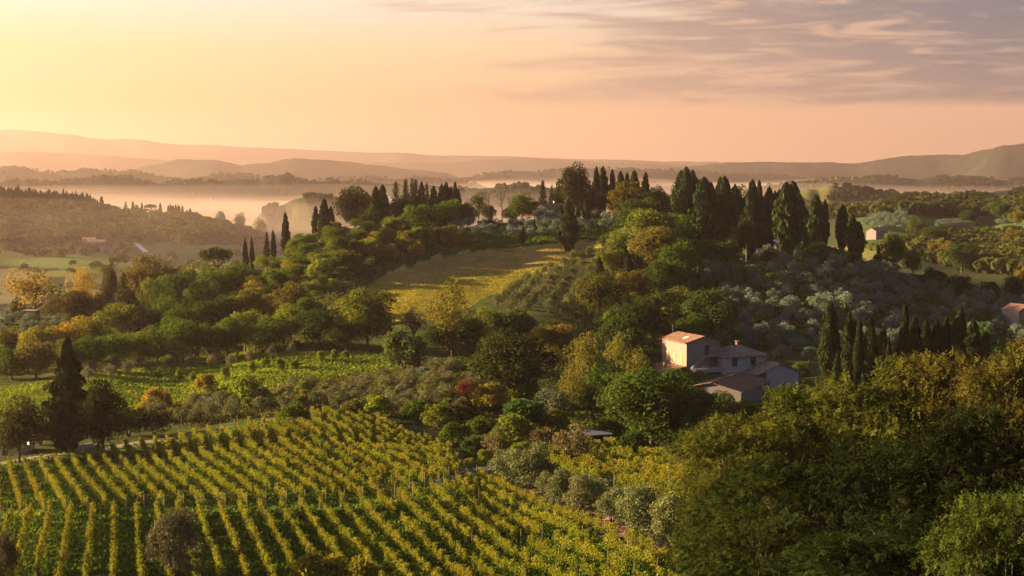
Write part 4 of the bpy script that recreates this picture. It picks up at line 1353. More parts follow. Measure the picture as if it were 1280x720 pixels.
# ------------------------------------------------------------------ big dark trees close to the camera, built at their true size
def make_robinia(seed, H=14.0, W=12.0, ncl=58, sprays=80, size=.27):
    g, t = Geo(), Geo()
    cl = []
    while len(cl) < ncl:
        d = shell_points(1, .35)[0]
        k = .45 + .55 * rng.random() ** .5
        p = np.array([d[0] * W * .5 * k, d[1] * W * .5 * k, H * .58 + d[2] * H * .40 * k])
        if p[2] > H * .12:
            cl.append((p, .9 + .9 * rng.random()))
    for (c, r) in cl:
        n = int(sprays * (r / 1.3) ** 2)
        d = shell_points(n, .35)
        B = c + d * r * (.35 + .75 * rng.random((n, 1)) ** .6) * np.array([1.25, 1.25, .5])
        outw = unit(B - np.array([0, 0, H * .45]))
        stem = unit(outw * np.array([1, 1, .3]) + rng.normal(size=(n, 3)) * .55 + np.array([0, 0, -.15]))
        tone0 = np.clip(.48 + rng.normal() * .14 + rng.normal(size=n) * .16, 0, 1)
        side = unit(np.cross(stem, np.array([0, 0, 1.0]) + rng.normal(size=(n, 3)) * .35))
        nrm = np.cross(side, stem)
        for j in range(7):
            sgn = 0 if j == 6 else (1 if j % 2 else -1)
            pos = B + stem * (.10 + .085 * (j // 2 * 2))[..., None] if False else B + stem * (.06 + .15 * (j // 2))
            ld = unit(side * sgn + stem * (.55 if sgn else 1.0) + np.array([0, 0, -.25]) + rng.normal(size=(n, 3)) * .15)
            ls = size * (.75 + .5 * rng.random((n, 1)))
            wv = unit(np.cross(nrm, ld))
            mid = pos + ld * ls * .5
            V = np.stack([pos, mid + wv * ls * .24, pos + ld * ls, mid - wv * ls * .24], 1).reshape(-1, 3)
            g.add(V, np.arange(n * 4).reshape(-1, 4), np.repeat(np.clip(tone0 + rng.normal(size=n) * .08, 0, 1), 4))
    base = np.array([0, 0, -.8])
    fork = np.array([.3 * rng.normal(), .3 * rng.normal(), H * .24])
    t.add(*tube([base, fork * .5 + base * .5 + np.array([.1, 0, 0]), fork], [.30, .24, .20], 8))
    for (c, r) in cl[::2]:
        m1 = fork + (c - fork) * .35 + np.array([0, 0, H * .06]) + rng.normal(size=3) * .25
        m2 = fork + (c - fork) * .7 + np.array([0, 0, H * .03]) + rng.normal(size=3) * .25
        t.add(*tube([fork, m1, m2, c], [.11, .075, .045, .012], 5))
        for q in range(3):
            e = c + rng.normal(size=3) * r * .6
            t.add(*tube([m2, (m2 + e) / 2 + rng.normal(size=3) * .15, e], [.03, .02, .006], 4))
    return Proto('robinia_%d' % seed, g, t, LEAF, True)


ROB = [make_robinia(i) for i in range(4)]
NR = 0


def robinia(px, yt, d, wpx, col, label, lean=0.0):
    global NR
    p = at(px, yt, d)
    zg = float(T(p[0], d))
    P = ROB[NR % 4]
    NR += 1
    o = empty('broadleaf_tree', (p[0], d, zg), rng.random() * 6.28)
    s = wpx * d / F / 12.0
    o.scale = (s, s, (p[2] - zg) / 14.0)
    c = link('crown', P.crown, o)
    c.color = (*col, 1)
    link('trunk', P.trunk, o)
    tag(o, label, 'tree')
    return o


RG = (.026, .040, .012)  # shade of the near wood is put into its darkest leaf colours
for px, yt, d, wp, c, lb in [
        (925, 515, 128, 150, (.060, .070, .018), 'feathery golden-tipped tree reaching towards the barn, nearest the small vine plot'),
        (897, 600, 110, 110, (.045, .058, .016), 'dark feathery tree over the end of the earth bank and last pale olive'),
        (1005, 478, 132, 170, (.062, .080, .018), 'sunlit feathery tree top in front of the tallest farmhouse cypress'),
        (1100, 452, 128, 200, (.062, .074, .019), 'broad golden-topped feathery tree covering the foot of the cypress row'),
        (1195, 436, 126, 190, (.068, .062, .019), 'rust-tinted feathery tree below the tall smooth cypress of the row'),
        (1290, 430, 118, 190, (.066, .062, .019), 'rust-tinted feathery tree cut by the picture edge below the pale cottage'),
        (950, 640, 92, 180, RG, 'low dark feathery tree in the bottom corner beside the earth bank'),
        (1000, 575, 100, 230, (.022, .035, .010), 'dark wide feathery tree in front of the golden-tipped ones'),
        (1120, 550, 96, 260, (.011, .019, .007), 'broad tree painted shade-black in the middle of the dark near wood'),
        (1235, 520, 92, 240, (.011, .018, .007), 'broad tree painted shade-black towards the edge of the dark near wood'),
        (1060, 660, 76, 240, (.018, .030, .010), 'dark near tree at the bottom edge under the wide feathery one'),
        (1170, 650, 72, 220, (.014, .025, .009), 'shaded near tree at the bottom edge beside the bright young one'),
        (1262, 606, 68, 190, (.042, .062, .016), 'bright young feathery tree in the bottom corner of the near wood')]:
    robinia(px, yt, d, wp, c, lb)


# ------------------------------------------------------------------ buildings
class MB:
    """collects boxes, prisms and bars of one part"""
    def __init__(s):
        s.V, s.F = [], []

    def poly(s, pts_, faces):
        n = len(s.V)
        s.V += [tuple(p) for p in pts_]
        s.F += [tuple(i + n for i in f) for f in faces]
        return s

    def box(s, a, b):
        (x0, y0, z0), (x1, y1, z1) = a, b
        return s.poly([(x0, y0, z0), (x1, y0, z0), (x1, y1, z0), (x0, y1, z0), (x0, y0, z1), (x1, y0, z1), (x1, y1, z1), (x0, y1, z1)],
                      [(0, 3, 2, 1), (4, 5, 6, 7), (0, 1, 5, 4), (1, 2, 6, 5), (2, 3, 7, 6), (3, 0, 4, 7)])

    def slab(s, quad, th):
        """a thick sheet below four (or three) corner points"""
        k = len(quad)
        lo = [(x, y, z - th) for x, y, z in quad]
        return s.poly(list(quad) + lo, [tuple(range(k)), tuple(range(2 * k - 1, k - 1, -1))] + [(i, i + k, (i + 1) % k + k, (i + 1) % k) for i in range(k)])

    def bar(s, p, q, r=.03, sides=5):
        V, Q = tube([p, q], [r, r], sides)
        return s.poly(V, [tuple(f) for f in Q] + [tuple(range(sides - 1, -1, -1)), tuple(range(sides, 2 * sides))])

    def build(s, name, mat, parent=None):
        me = bpy.data.meshes.new(name)
        me.from_pydata(s.V, [], s.F)
        me.materials.append(mat)
        me.update()
        return link(name, me, parent)


PLASTER = stucco('pale plaster', (.31, .285, .30), (.21, .185, .18))  # lilac tone of the shaded walls put into the plaster colour
PLASTER_D = stucco('greyed plaster', (.165, .145, .14), (.12, .10, .095))
PLASTER_W = stucco('white plaster', (.25, .22, .20), (.17, .15, .13))
STONE = stucco('rubble stone', (.30, .28, .28), (.19, .17, .16), True)
BRICKISH = stucco('warm brown wall', (.12, .085, .065), (.085, .06, .05))
TILE_X = tile_material('clay tiles x', (.215, .115, .08), 'X')
TILE_Y = tile_material('clay tiles y', (.215, .115, .08), 'Y')
TILE_G = tile_material('weathered tiles x', (.21, .145, .125), 'X')
TILE_GY = tile_material('weathered tiles y', (.21, .145, .125), 'Y')
TILE_D = tile_material('dark clay tiles', (.13, .075, .055), 'Y')
WOOD_D = plain_material('dark wood', (.055, .035, .028), .7, .3, 5)
WOOD_Y = plain_material('ochre shutter paint', (.50, .30, .07), .6, .15, 5)
DOOR_R = plain_material('red brown door paint', (.16, .06, .045), .6, .2, 5)
GLASSM = plain_material('dark window glass', (.02, .022, .026), .12, .2, 3, spec=.6)
IRON = plain_material('grey iron', (.10, .10, .11), .5, .2, 6, metal=.6)
METAL = plain_material('zinc sheet', (.07, .075, .095), .7, .2, 3)
CONC = plain_material('concrete', (.20, .19, .175), .9, .25, 1.5, .3)
BLUE = plain_material('violet blue cover', (.26, .23, .62), .5, .15, 1.2)
WHITE = plain_material('white paint', (.72, .71, .69), .6, .1, 3)


def window(parent, p, ax, w, h, nrm, mat=None, shutters=None, name='window'):
    """frame with its pane; p: middle of the sill on the wall, ax: unit vector along the wall, nrm: out of the wall"""
    p, ax, nrm = np.array(p, float), np.array(ax, float), np.array(nrm, float)
    up = np.array([0, 0, 1.0])

    def blk(a0, a1, h0, h1, d0, d1, mb):
        c = [p + ax * a + up * z + nrm * d for d in (d0, d1) for z in (h0, h1) for a in (a0, a1)]
        mb.poly(c, [(0, 1, 3, 2), (4, 6, 7, 5), (0, 4, 5, 1), (1, 5, 7, 3), (3, 7, 6, 2), (2, 6, 4, 0)])
    m = MB()
    t = .09
    blk(-w / 2, -w / 2 + t, 0, h, .003, .07, m)
    blk(w / 2 - t, w / 2, 0, h, .003, .07, m)
    blk(-w / 2 + t, w / 2 - t, h - t, h, .003, .07, m)
    blk(-w / 2 - .08, w / 2 + .08, -.1, -.002, .003, .14, m)
    fr = m.build(name, mat or WOOD_D, parent)
    g = MB()
    blk(-w / 2 + t, w / 2 - t, 0, h - t, .004, .035, g)
    g.build('pane', GLASSM, fr)
    if shutters:
        for sgn in (-1, 1):
            sh = MB()
            blk(sgn * (w / 4) - w / 4 + .01, sgn * (w / 4) + w / 4 - .01, .01, h - .01, .075, .115, sh)
            for k in range(7):
                z = .12 + (h - .24) * k / 7
                blk(sgn * (w / 4) - w / 4 + .08, sgn * (w / 4) + w / 4 - .08, z, z + (h - .3) / 10, .116, .13, sh)
            sh.build('shutter', shutters, fr)
    return fr


def house(name, label, cat, loc, rz, w, d, h, rise, wall, tile, wins=((.25, .45), (.75, .45)), over=.4, below=3.0, door=None, chimney=None, ridge='x', wwin=.9, hwin=1.2, group=None):
    """a rectangular house: front on -y, ridge along x (or y)"""
    o = empty(name, loc, rz)
    m = MB()
    m.box((-w / 2, -d / 2, -below), (w / 2, d / 2, h))
    if ridge == 'x':
        for s in (-1, 1):
            x = s * w / 2
            m.poly([(x, -d / 2, h), (x, d / 2, h), (x, 0, h + rise), (x - s * .25, -d / 2, h), (x - s * .25, d / 2, h), (x - s * .25, 0, h + rise)], [(0, 1, 2), (5, 4, 3), (0, 2, 5, 3), (1, 4, 5, 2)])
    else:
        for s in (-1, 1):
            y = s * d / 2
            m.poly([(-w / 2, y, h), (w / 2, y, h), (0, y, h + rise), (-w / 2, y - s * .25, h), (w / 2, y - s * .25, h), (0, y - s * .25, h + rise)], [(0, 1, 2), (5, 4, 3), (0, 2, 5, 3), (1, 4, 5, 2)])
    m.build('wall', wall, o)
    r = MB()
    if ridge == 'x':
        k = rise / (d / 2)
        for s in (-1, 1):
            r.slab([(-w / 2 - over, s * (d / 2 + over), h - k * over + .14), (w / 2 + over, s * (d / 2 + over), h - k * over + .14), (w / 2 + over, 0, h + rise + .14), (-w / 2 - over, 0, h + rise + .14)], .13)
    else:
        k = rise / (w / 2)
        for s in (-1, 1):
            r.slab([(s * (w / 2 + over), -d / 2 - over, h - k * over + .14), (s * (w / 2 + over), d / 2 + over, h - k * over + .14), (0, d / 2 + over, h + rise + .14), (0, -d / 2 - over, h + rise + .14)], .13)
    rf = r.build('roof', tile, o)
    if chimney:
        c = MB()
        cx_, cy_ = chimney
        c.box((cx_ - .3, cy_ - .3, h), (cx_ + .3, cy_ + .3, h + rise + .9))
        c.box((cx_ - .4, cy_ - .4, h + rise + .9), (cx_ + .4, cy_ + .4, h + rise + 1.05))
        c.build('chimney', wall, rf)
    for fx, fz in wins:
        window(o, (-w / 2 + fx * w, -d / 2, fz * h), (1, 0, 0), wwin, hwin, (0, -1, 0))
    if door is not None:
        window(o, (-w / 2 + door * w, -d / 2, 0), (1, 0, 0), 1.1, 2.1, (0, -1, 0), name='door')
    tag(o, label, cat, group)
    return o


# --- the farmhouse among the trees
d0 = 330.0
vp = at(858, 460, d0)
farm = empty('farmhouse', vp, 0)
farm.rotation_euler = (0, 0, math.atan2(.423, .906))        # local x along the front, local y into the depth
tag(farm, 'pale stone farmhouse with outside stair, hipped wing, barn and clay roofs among trees', 'house')
# tower house 9.2 x 11
m = MB()
m.box((0, 0, -3.4), (9.2, 11, 5.9))
for y, s in ((0, 1), (11, -1)):
    m.poly([(0, y, 5.9), (9.2, y, 5.9), (4.7, y, 7.15), (0, y + .3 * s, 5.9), (9.2, y + .3 * s, 5.9), (4.7, y + .3 * s, 7.15)], [(0, 1, 2), (5, 4, 3), (0, 2, 5, 3), (1, 4, 5, 2)])
m.build('tower_wall', stucco('sun-tinted plaster', (.215, .155, .14), (.15, .105, .095)), farm)  # pink of the sunlit wall put into the plaster colour
r = MB()
r.slab([(-.7, -.5, 5.88), (-.7, 11.5, 5.88), (4.7, 11.5, 7.34), (4.7, -.5, 7.34)], .16)
r.slab([(9.9, 11.5, 5.86), (9.9, -.5, 5.86), (4.7, -.5, 7.34), (4.7, 11.5, 7.34)], .16)
rf = r.build('tower_roof', TILE_Y, farm)
s_ = MB()
s_.slab([(1.6, 3.2, 6.60), (1.6, 4.3, 6.60), (2.7, 4.3, 6.90), (2.7, 3.2, 6.90)], .06)
s_.build('skylight', WHITE, rf)
s_ = MB()
s_.bar((2.0, 9.5, 6.4), (2.0, 9.5, 9.6), .035)
for z, l in ((9.5, .7), (9.2, .55), (8.9, .4)):
    s_.bar((2 - l, 9.5, z), (2 + l, 9.5, z), .02)
s_.build('aerial', IRON, rf)
for y in (2.1, 5.2, 8.4):
    window(farm, (0, y, 1.1), (0, 1, 0), .95, 2.0, (-1, 0, 0), WOOD_Y, WOOD_Y)
window(farm, (5.6, 0, 2.75), (1, 0, 0), 1.25, 2.3, (0, -1, 0), name='upper_door')
dr = window(farm, (7.4, 0, 0.02), (1, 0, 0), 1.6, 2.6, (0, -1, 0), DOOR_R, DOOR_R, name='lower_door')
n_ = MB()
n_.box((1.75, -.06, 3.1), (2.15, -.003, 3.75))
n_.build('niche', DOOR_R, farm)
st = MB()
st.slab([(4.2, -.004, 2.75), (8.2, -.004, 2.75), (8.2, -1.25, 2.75), (4.2, -1.25, 2.75)], .32)
n_step = 13
for k in range(n_step):
    z = 2.75 * (k + 1) / (n_step + 1)
    x = .8 + 3.4 * k / n_step
    st.box((x, -1.2, max(0, z - .55)), (x + 3.4 / n_step + .002, -.004, z))
stair = st.build('outside_stair', CONC, farm)
rl = MB()
for x in np.linspace(4.3, 8.15, 9):
    rl.bar((x, -1.2, 2.75), (x, -1.2, 3.75), .018)
rl.bar((4.25, -1.2, 3.75), (8.2, -1.2, 3.75), .03)
rl.bar((8.2, -1.2, 3.75), (8.2, -.05, 3.75), .03)
for k in range(0, n_step, 2):
    z = 2.75 * (k + 1) / (n_step + 1)
    x = .9 + 3.4 * k / n_step
    rl.bar((x, -1.15, z), (x, -1.15, z + .95), .018)
rl.bar((.85, -1.15, 1.1), (4.25, -1.2, 3.75), .03)
rl.build('railing', IRON, stair)
# terrace in front of the tower house
m = MB()
m.box((.6, -3.2, -3.6), (8.55, -.004, -.02))
ter = m.build('terrace', PLASTER_W, farm)
m = MB()
m.box((3.4, -3.24, -2.1), (7.6, -3.203, -.95))
m.build('opening_shade_plate', GLASSM, ter)  # dark plate put in for the shade inside the opening
rl = MB()
for x in np.linspace(.7, 8.4, 14):
    rl.bar((x, -3.1, -.02), (x, -3.1, .95), .016)
rl.bar((.65, -3.1, .95), (8.45, -3.1, .95), .028)
rl.build('railing', IRON, ter)
# hipped wing
m = MB()
m.box((8.6, -3.0, -6), (20.1, 6.2, 2.5))
m.build('wing_wall', STONE, farm)
r = MB()
a_, b_, c_, d_ = (8.0, -3.6, 2.42), (20.7, -3.6, 2.42), (20.7, 6.8, 2.42), (8.0, 6.8, 2.42)
e_, f_ = (13.0, 1.6, 4.45), (15.7, 1.6, 4.45)
r.poly([a_, b_, c_, d_, e_, f_] + [(x, y, z - .14) for x, y, z in (a_, b_, c_, d_)], [(0, 1, 5, 4), (1, 2, 5), (2, 3, 4, 5), (3, 0, 4), (9, 8, 7, 6), (0, 6, 7, 1), (1, 7, 8, 2), (2, 8, 9, 3), (3, 9, 6, 0)])
rf = r.build('wing_roof', TILE_G, farm)
m = MB()
for p, q in ((a_, e_), (b_, f_), (e_, f_)):
    m.bar((p[0], p[1], p[2] + .03), (q[0], q[1], q[2] + .03), .11, 6)
m.build('ridge_tiles', TILE_G, rf)
m = MB()
m.box((15.5, 2.2, 3.2), (16.2, 2.9, 5.1))
m.box((15.35, 2.05, 5.25), (16.35, 3.05, 5.4))
for cx_, cy_ in ((15.45, 2.15), (16.1, 2.15), (15.45, 2.8), (16.1, 2.8)):
    m.box((cx_, cy_, 5.1), (cx_ + .14, cy_ + .14, 5.25))
m.build('chimney', BRICKISH, rf)
window(farm, (11.4, -3.0, .25), (1, 0, 0), 1.4, 2.0, (0, -1, 0))
window(farm, (16.6, -3.0, .35), (1, 0, 0), 1.4, 1.7, (0, -1, 0))
# barn
m = MB()
m.box((16.1, -9.2, -9), (25.3, -3.004, -.95))
for y, s in ((-9.2, 1), (-3.004, -1)):
    m.poly([(16.1, y, -.95), (25.3, y, -.95), (25.3, y, -.93), (20.0, y, .98), (16.1, y, -.35), (16.1, y + .3 * s, -.95), (25.3, y + .3 * s, -.95), (25.3, y + .3 * s, -.93), (20.0, y + .3 * s, .98), (16.1, y + .3 * s, -.35)], [(0, 1, 2, 3, 4), (9, 8, 7, 6, 5), (2, 7, 8, 3), (3, 8, 9, 4)])
m.build('barn_wall', PLASTER, farm)
r = MB()
r.slab([(13.2, -9.7, -1.25), (13.2, -3.1, -1.25), (20.0, -3.1, 1.14), (20.0, -9.7, 1.14)], .15)
r.slab([(26.0, -3.1, -1.02), (26.0, -9.7, -1.02), (20.0, -9.7, 1.14), (20.0, -3.1, 1.14)], .15)
rf = r.build('barn_roof', TILE_GY, farm)
m = MB()
m.bar((15.2, -4.0, -.2), (15.2, -4.0, 3.6), .04)
for z in (3.5, 3.1):
    m.bar((14.5, -4.0, z), (15.9, -4.0, z), .02)
m.build('aerial', IRON, rf)
window(farm, (22.4, -9.2, -6.2), (1, 0, 0), 2.2, 1.6, (0, -1, 0))
# tiled annex against the tower
m = MB()
m.box((-6.4, .4, -5), (-.004, 10.8, -1.25))
an = m.build('annex_wall', PLASTER, farm)
r = MB()
r.slab([(-7.0, .0, -1.15), (-7.0, 11.2, -1.15), (-.004, 11.2, .35), (-.004, .0, .35)], .15)
ar = r.build('annex_roof', TILE_Y, farm)
m = MB()
m.box((-3.2, 4.6, -.6), (-2.7, 5.1, .75))
m.box((-3.3, 4.5, .75), (-2.6, 5.2, .87))
m.build('chimney', BRICKISH, ar)

# --- the long dark shed in front of it, a building of its own
sp_ = at(929, 465, 328)
axis = math.atan2(-math.cos(R(29)), -math.sin(R(29)))
shed = empty('long_shed', sp_, axis)          # local x: along the ridge towards the camera, local y: to its left
m = MB()
m.box((.3, -6.6, -8), (19.6, 6.6, -1.6))
for x, s in ((.3, 1), (19.6, -1)):
    m.poly([(x, -6.6, -1.6), (x, 6.6, -1.6), (x, 0, -.12), (x + .3 * s, -6.6, -1.6), (x + .3 * s, 6.6, -1.6), (x + .3 * s, 0, -.12)], [(0, 1, 2), (5, 4, 3), (0, 2, 5, 3), (1, 4, 5, 2)])
m.build('wall', stucco('shed rear plaster', (.15, .13, .13), (.10, .085, .08)), shed)
r = MB()
r.slab([(0, -7.0, -1.62), (20, -7.0, -1.62), (20, 0, 0), (0, 0, 0)], .15)
r.slab([(20, 7.0, -1.62), (0, 7.0, -1.62), (0, 0, 0), (20, 0, 0)], .15)
rf = r.build('roof', tile_material('dark clay tiles x', (.125, .07, .05), 'X'), shed)  # darker clay colour than the other roofs
m = MB()
m.bar((0.0, 0, .06), (20.0, 0, .06), .13, 6)
m.bar((20.0, -7.0, -1.56), (20.0, 0, .04), .14, 6)
m.bar((.0, -7.0, -1.56), (.0, 0, .04), .14, 6)
m.build('ridge_tiles', TILE_X, rf)
window(shed, (4.5, 6.6, -4.4), (1, 0, 0), 1.4, 1.5, (0, 1, 0))
tag(shed, 'long low shed with dark tile roof in front of the farmhouse', 'shed')

# --- other buildings


def on(px, py, dmin=85, d=None):
    if d:
        p = at(px, py, d)
        return (p[0], d, float(T(p[0], d)))
    return tuple(hit(px, py, dmin)[0])


house('stone_house', 'low stone house with a brown tiled roof on the crest beside the firs', 'house', on(690, 262, d=590), R(38), 11, 7, 4.6, 1.5, STONE, TILE_X, below=2, chimney=(2, 1))
o = house('manor_house', 'tall manor house half hidden behind the great dark tree on the crest', 'house', on(738, 262, d=604), R(32), 8.5, 8, 13.2, 1.6, BRICKISH, TILE_X, wins=((.25, .72), (.75, .72), (.25, .45), (.75, .45), (.5, .2)), below=2)
house('stone_house', 'brown farmhouse hidden among the evergreens of the crest', 'house', on(487, 262, d=588), R(-20), 8, 8, 8.5, 1.6, BRICKISH, TILE_X, wins=((.25, .6), (.75, .6), (.5, .2)), below=3)
house('farm_shed', 'small plastered farm shed by the road at the hazy picture edge', 'shed', on(12, 573, d=232), R(-16), 6.6, 4.5, 3.4, 1.0, stucco('shed plaster', (.34, .26, .22)), TILE_X, wins=((.28, .35),), door=.62, below=2)
house('cottage', 'pale cottage with red roof above the last cypress at the picture edge', 'house', on(1274, 402, d=438), R(24), 7, 7, 5.6, 1.7, PLASTER_D, TILE_Y, ridge='y', wins=((.35, .25), (.7, .25)), below=3)
house('cottage', 'small pinkish-white cottage in the hazy valley beyond the cypress ridge', 'house', on(1096, 299, d=960), R(40), 13, 8, 5.0, 2.2, PLASTER_D, TILE_X, below=4, chimney=(3, 0))
house('villa', 'pale two-storey villa at the foot of the hazy cypress hill', 'house', on(121, 311, d=1262), R(6), 15, 9, 7.5, 2.0, PLASTER_W, TILE_X, wins=((.15, .6), (.38, .6), (.62, .6), (.85, .6), (.3, .15), (.7, .15)), below=5)
house('outbuilding', 'low pale outbuilding beside the two-storey villa in the haze', 'shed', on(112, 309, d=1275), R(6), 11, 8, 8.0, 1.6, PLASTER_W, TILE_X, below=5)
house('outbuilding', 'white outbuilding set apart from the hazy villa towards the white track', 'shed', on(141, 313, d=1255), R(-8), 9, 7, 4.5, 1.2, PLASTER_W, TILE_X, below=5)
hut = house('hut', 'square hut with a flat pinkish roof slab below the glowing yellow tree', 'hut', on(41, 404, d=452), R(-10), 3.6, 3.2, 3.6, .12, stucco('hut ochre', (.24, .18, .06)), plain_material('pink roof slab', (.25, .15, .11), .8), wins=((.5, .4),), below=2)
house('hut', 'low dark-roofed hut at the hazy picture edge below the flat-roofed hut', 'hut', on(4, 410, d=440), R(5), 6, 4, 2.2, .9, BRICKISH, TILE_X, wins=((.5, .4),), below=2)
lean = empty('lean_to', on(745, 556, d=218), R(20))
for x in (-1.9, 1.9):
    for y in (-1.2, 1.2):
        MB().box((x - .07, y - .07, -1.5), (x + .07, y + .07, 1.95 + .12 * (y > 0))).build('post', WOOD_D, lean)
m = MB()
m.slab([(-2.2, -1.6, 1.98), (2.2, -1.6, 1.98), (2.2, 1.6, 2.25), (-2.2, 1.6, 2.25)], .05)
m.build('roof', METAL, lean)
m = MB()
m.box((-1.8, 1.1, -1.0), (1.8, 1.18, 1.9))
m.build('back_wall', WOOD_D, lean)
tag(lean, 'open lean-to with a bluish metal roof in the shade behind the bank olives', 'shed')
cp_ = on(978, 321, 420)
cov = empty('covered_stack', (cp_[0], cp_[1], cp_[2] + 2.6), R(20))
m = MB()
m.slab([(-3.4, -2.2, 2.3), (3.4, -2.2, 2.3), (2.9, 1.6, 3.3), (-2.9, 1.6, 3.3)], .25)
m.build('cover', BLUE, cov)
m = MB()
m.box((-2.8, -1.6, -4.0), (2.8, 1.4, 2.0))
m.build('stack', WOOD_D, cov)
tag(cov, 'violet-blue covered stack on the shaded olive slope below the cypress block', 'covered stack')

# lit lantern on the farm shed
lp = on(36, 577, d=229)
lan = empty('wall_lantern', (lp[0], lp[1], lp[2] + 1.5))
m = MB()
m.bar((0, 0, -1.9), (0, 0, .05), .05, 6)
m.build('post', IRON, lan)
mm, tt_ = new_mat('lantern light')
oo = tt_.n('ShaderNodeOutputMaterial')
em = tt_.n('ShaderNodeEmission')
em.inputs[0].default_value = (1, .62, .18, 1)
em.inputs[1].default_value = .9
tt_.link(em.outputs[0], oo.inputs[0])
m = MB()
m.poly(*[[(x, y, z) for z, r_ in ((.05, .10), (.42, .17), (.50, .05)) for x, y in [(r_ * math.cos(k * 1.0472), r_ * math.sin(k * 1.0472)) for k in range(6)]],
         [(i * 6 + k, i * 6 + (k + 1) % 6, (i + 1) * 6 + (k + 1) % 6, (i + 1) * 6 + k) for i in (0, 1) for k in range(6)] + [(5, 4, 3, 2, 1, 0), (12, 13, 14, 15, 16, 17)]])
m.build('lamp_glass', mm, lan)
tag(lan, 'small lit lantern on a post in front of the farm shed', 'lantern')


# --- poles
def pole(px, ytop, d, arms, label, r=.11, mat=None):
    p = at(px, ytop, d)
    zg = float(T(p[0], d))
    h = p[2] - zg
    o = empty('electricity_pole' if arms else 'pole', (p[0], d, zg))
    m = MB()
    m.bar((0, 0, -.5), (0, 0, h), r, 7)
    m.build('mast', mat or CONC, o)
    if arms:
        m = MB()
        for k in range(arms):
            z = h - .3 - k * 1.1
            m.bar((-1.0, 0, z), (1.0, 0, z), .06, 5)
            for x in (-.9, 0, .9):
                m.bar((x, 0, z), (x, 0, z + .3), .05, 5)
        m.build('crossarm', IRON, o)
    tag(o, label, 'pole')


pole(1026, 287, 540, 2, 'lattice-armed electricity pole before the broad bushy cypress on the ridge', .16)
pole(933, 305, 498, 1, 'lighter electricity pole above the grassy track on the olive slope', .12)
pole(422, 505, 250, 0, 'thin bare pole at the top edge of the vineyard', .09, POST)
pole(676, 405, 345, 1, 'thin electricity pole behind the great dark oak', .09)
pole(1268, 341, 500, 0, 'thin dark pole on the ridge at the picture edge', .13, POST)
pole(205, 470, 262, 0, 'thin wooden pole among the hedge bushes at the road end', .06, POST)


# ------------------------------------------------------------------ road, path, walls
def ribbon(name, pix, width, mat, lift=.05, dmin=85, sub=14):
    P = hit([p[0] for p in pix], [p[1] for p in pix], dmin)
    t = np.linspace(0, len(P) - 1, (len(P) - 1) * sub + 1)
    X = np.interp(t, range(len(P)), P[:, 0])
    Y = np.interp(t, range(len(P)), P[:, 1])
    for _ in range(6):
        X[1:-1] = (X[:-2] + X[1:-1] * 2 + X[2:]) / 4
        Y[1:-1] = (Y[:-2] + Y[1:-1] * 2 + Y[2:]) / 4
    dx_, dy_ = np.gradient(X), np.gradient(Y)
    l = np.hypot(dx_, dy_)
    nx, ny = -dy_ / l, dx_ / l
    V, Fc = [], []
    for k, o in enumerate(np.linspace(-.5, .5, 7)):
        x, y = X + nx * o * width, Y + ny * o * width
        V.append(np.stack([x, y, T(x, y) + lift + .03 * (1 - 4 * o * o)], -1))
    n = len(X)
    V = np.concatenate(V)
    for k in range(6):
        a = np.arange(n - 1)
        Fc.append(np.stack([k * n + a, (k + 1) * n + a, (k + 1) * n + a + 1, k * n + a + 1], -1))
    return tag(link(name, fast_mesh(name, V, [np.concatenate(Fc)], [mat], smooth=True)), kind='structure')


GRAVEL = plain_material('gravel', (.22, .18, .155), .95, .35, .9, .5, 9)
DIRT = plain_material('dirt track', (.13, .09, .06), .95, .3, .6, .5, 6)
ribbon('farm_road', [(-30, 584), (20, 577), (80, 571), (140, 562), (190, 553), (240, 545), (285, 536)], 4.2, DIRT)
ribbon('gravel_path', [(540, 607), (575, 597), (600, 588), (625, 582), (652, 570), (668, 560)], 3.0, GRAVEL)
ribbon('earth_bank', [(640, 608), (672, 622), (710, 642), (760, 664), (810, 684), (850, 706)], 4.6, plain_material('red earth', (.17, .085, .05), .95, .35, .5, .5, 5))
ribbon('valley_track', [(168, 304), (174, 309), (180, 314), (186, 319)], 5.0, plain_material('white track', (.62, .60, .58), .9), .3, 900)
ribbon('grass_track', [(936, 362), (946, 375), (958, 390), (968, 402)], 2.2, plain_material('mown grass', (.06, .14, .03), .95, .3, 1.0), .12, 330)


def wall_along(pix, h, th, mat, label, name='stone_wall', dmin=85):
    P = hit([p[0] for p in pix], [p[1] for p in pix], dmin)
    n = 24
    t = np.linspace(0, len(P) - 1, n)
    X, Y = np.interp(t, range(len(P)), P[:, 0]), np.interp(t, range(len(P)), P[:, 1])
    Z = T(X, Y)
    dx_, dy_ = np.gradient(X), np.gradient(Y)
    l = np.hypot(dx_, dy_)
    nx, ny = -dy_ / l * th / 2, dx_ / l * th / 2
    V = np.concatenate([np.stack([X - nx, Y - ny, Z - .5], -1), np.stack([X + nx, Y + ny, Z - .5], -1), np.stack([X + nx, Y + ny, Z + h], -1), np.stack([X - nx, Y - ny, Z + h], -1)])
    a = np.arange(n - 1)
    Q = np.concatenate([np.stack([i * n + a, j * n + a, j * n + a + 1, i * n + a + 1], -1) for i, j in ((1, 0), (2, 1), (3, 2), (0, 3))] + [np.array([[0, n, 2 * n, 3 * n], [4 * n - 1, 3 * n - 1, 2 * n - 1, n - 1]])])
    return tag(link(name, fast_mesh(name, V, [Q], [mat])), label, 'wall')


wall_along([(80, 566), (98, 564), (116, 561)], .9, .4, CONC, 'short pale wall by the farm road between the two dark trees')
wall_along([(1172, 300), (1200, 297), (1260, 292)], 1.0, .5, STONE, 'long low stone wall below the far olive rows', dmin=700)


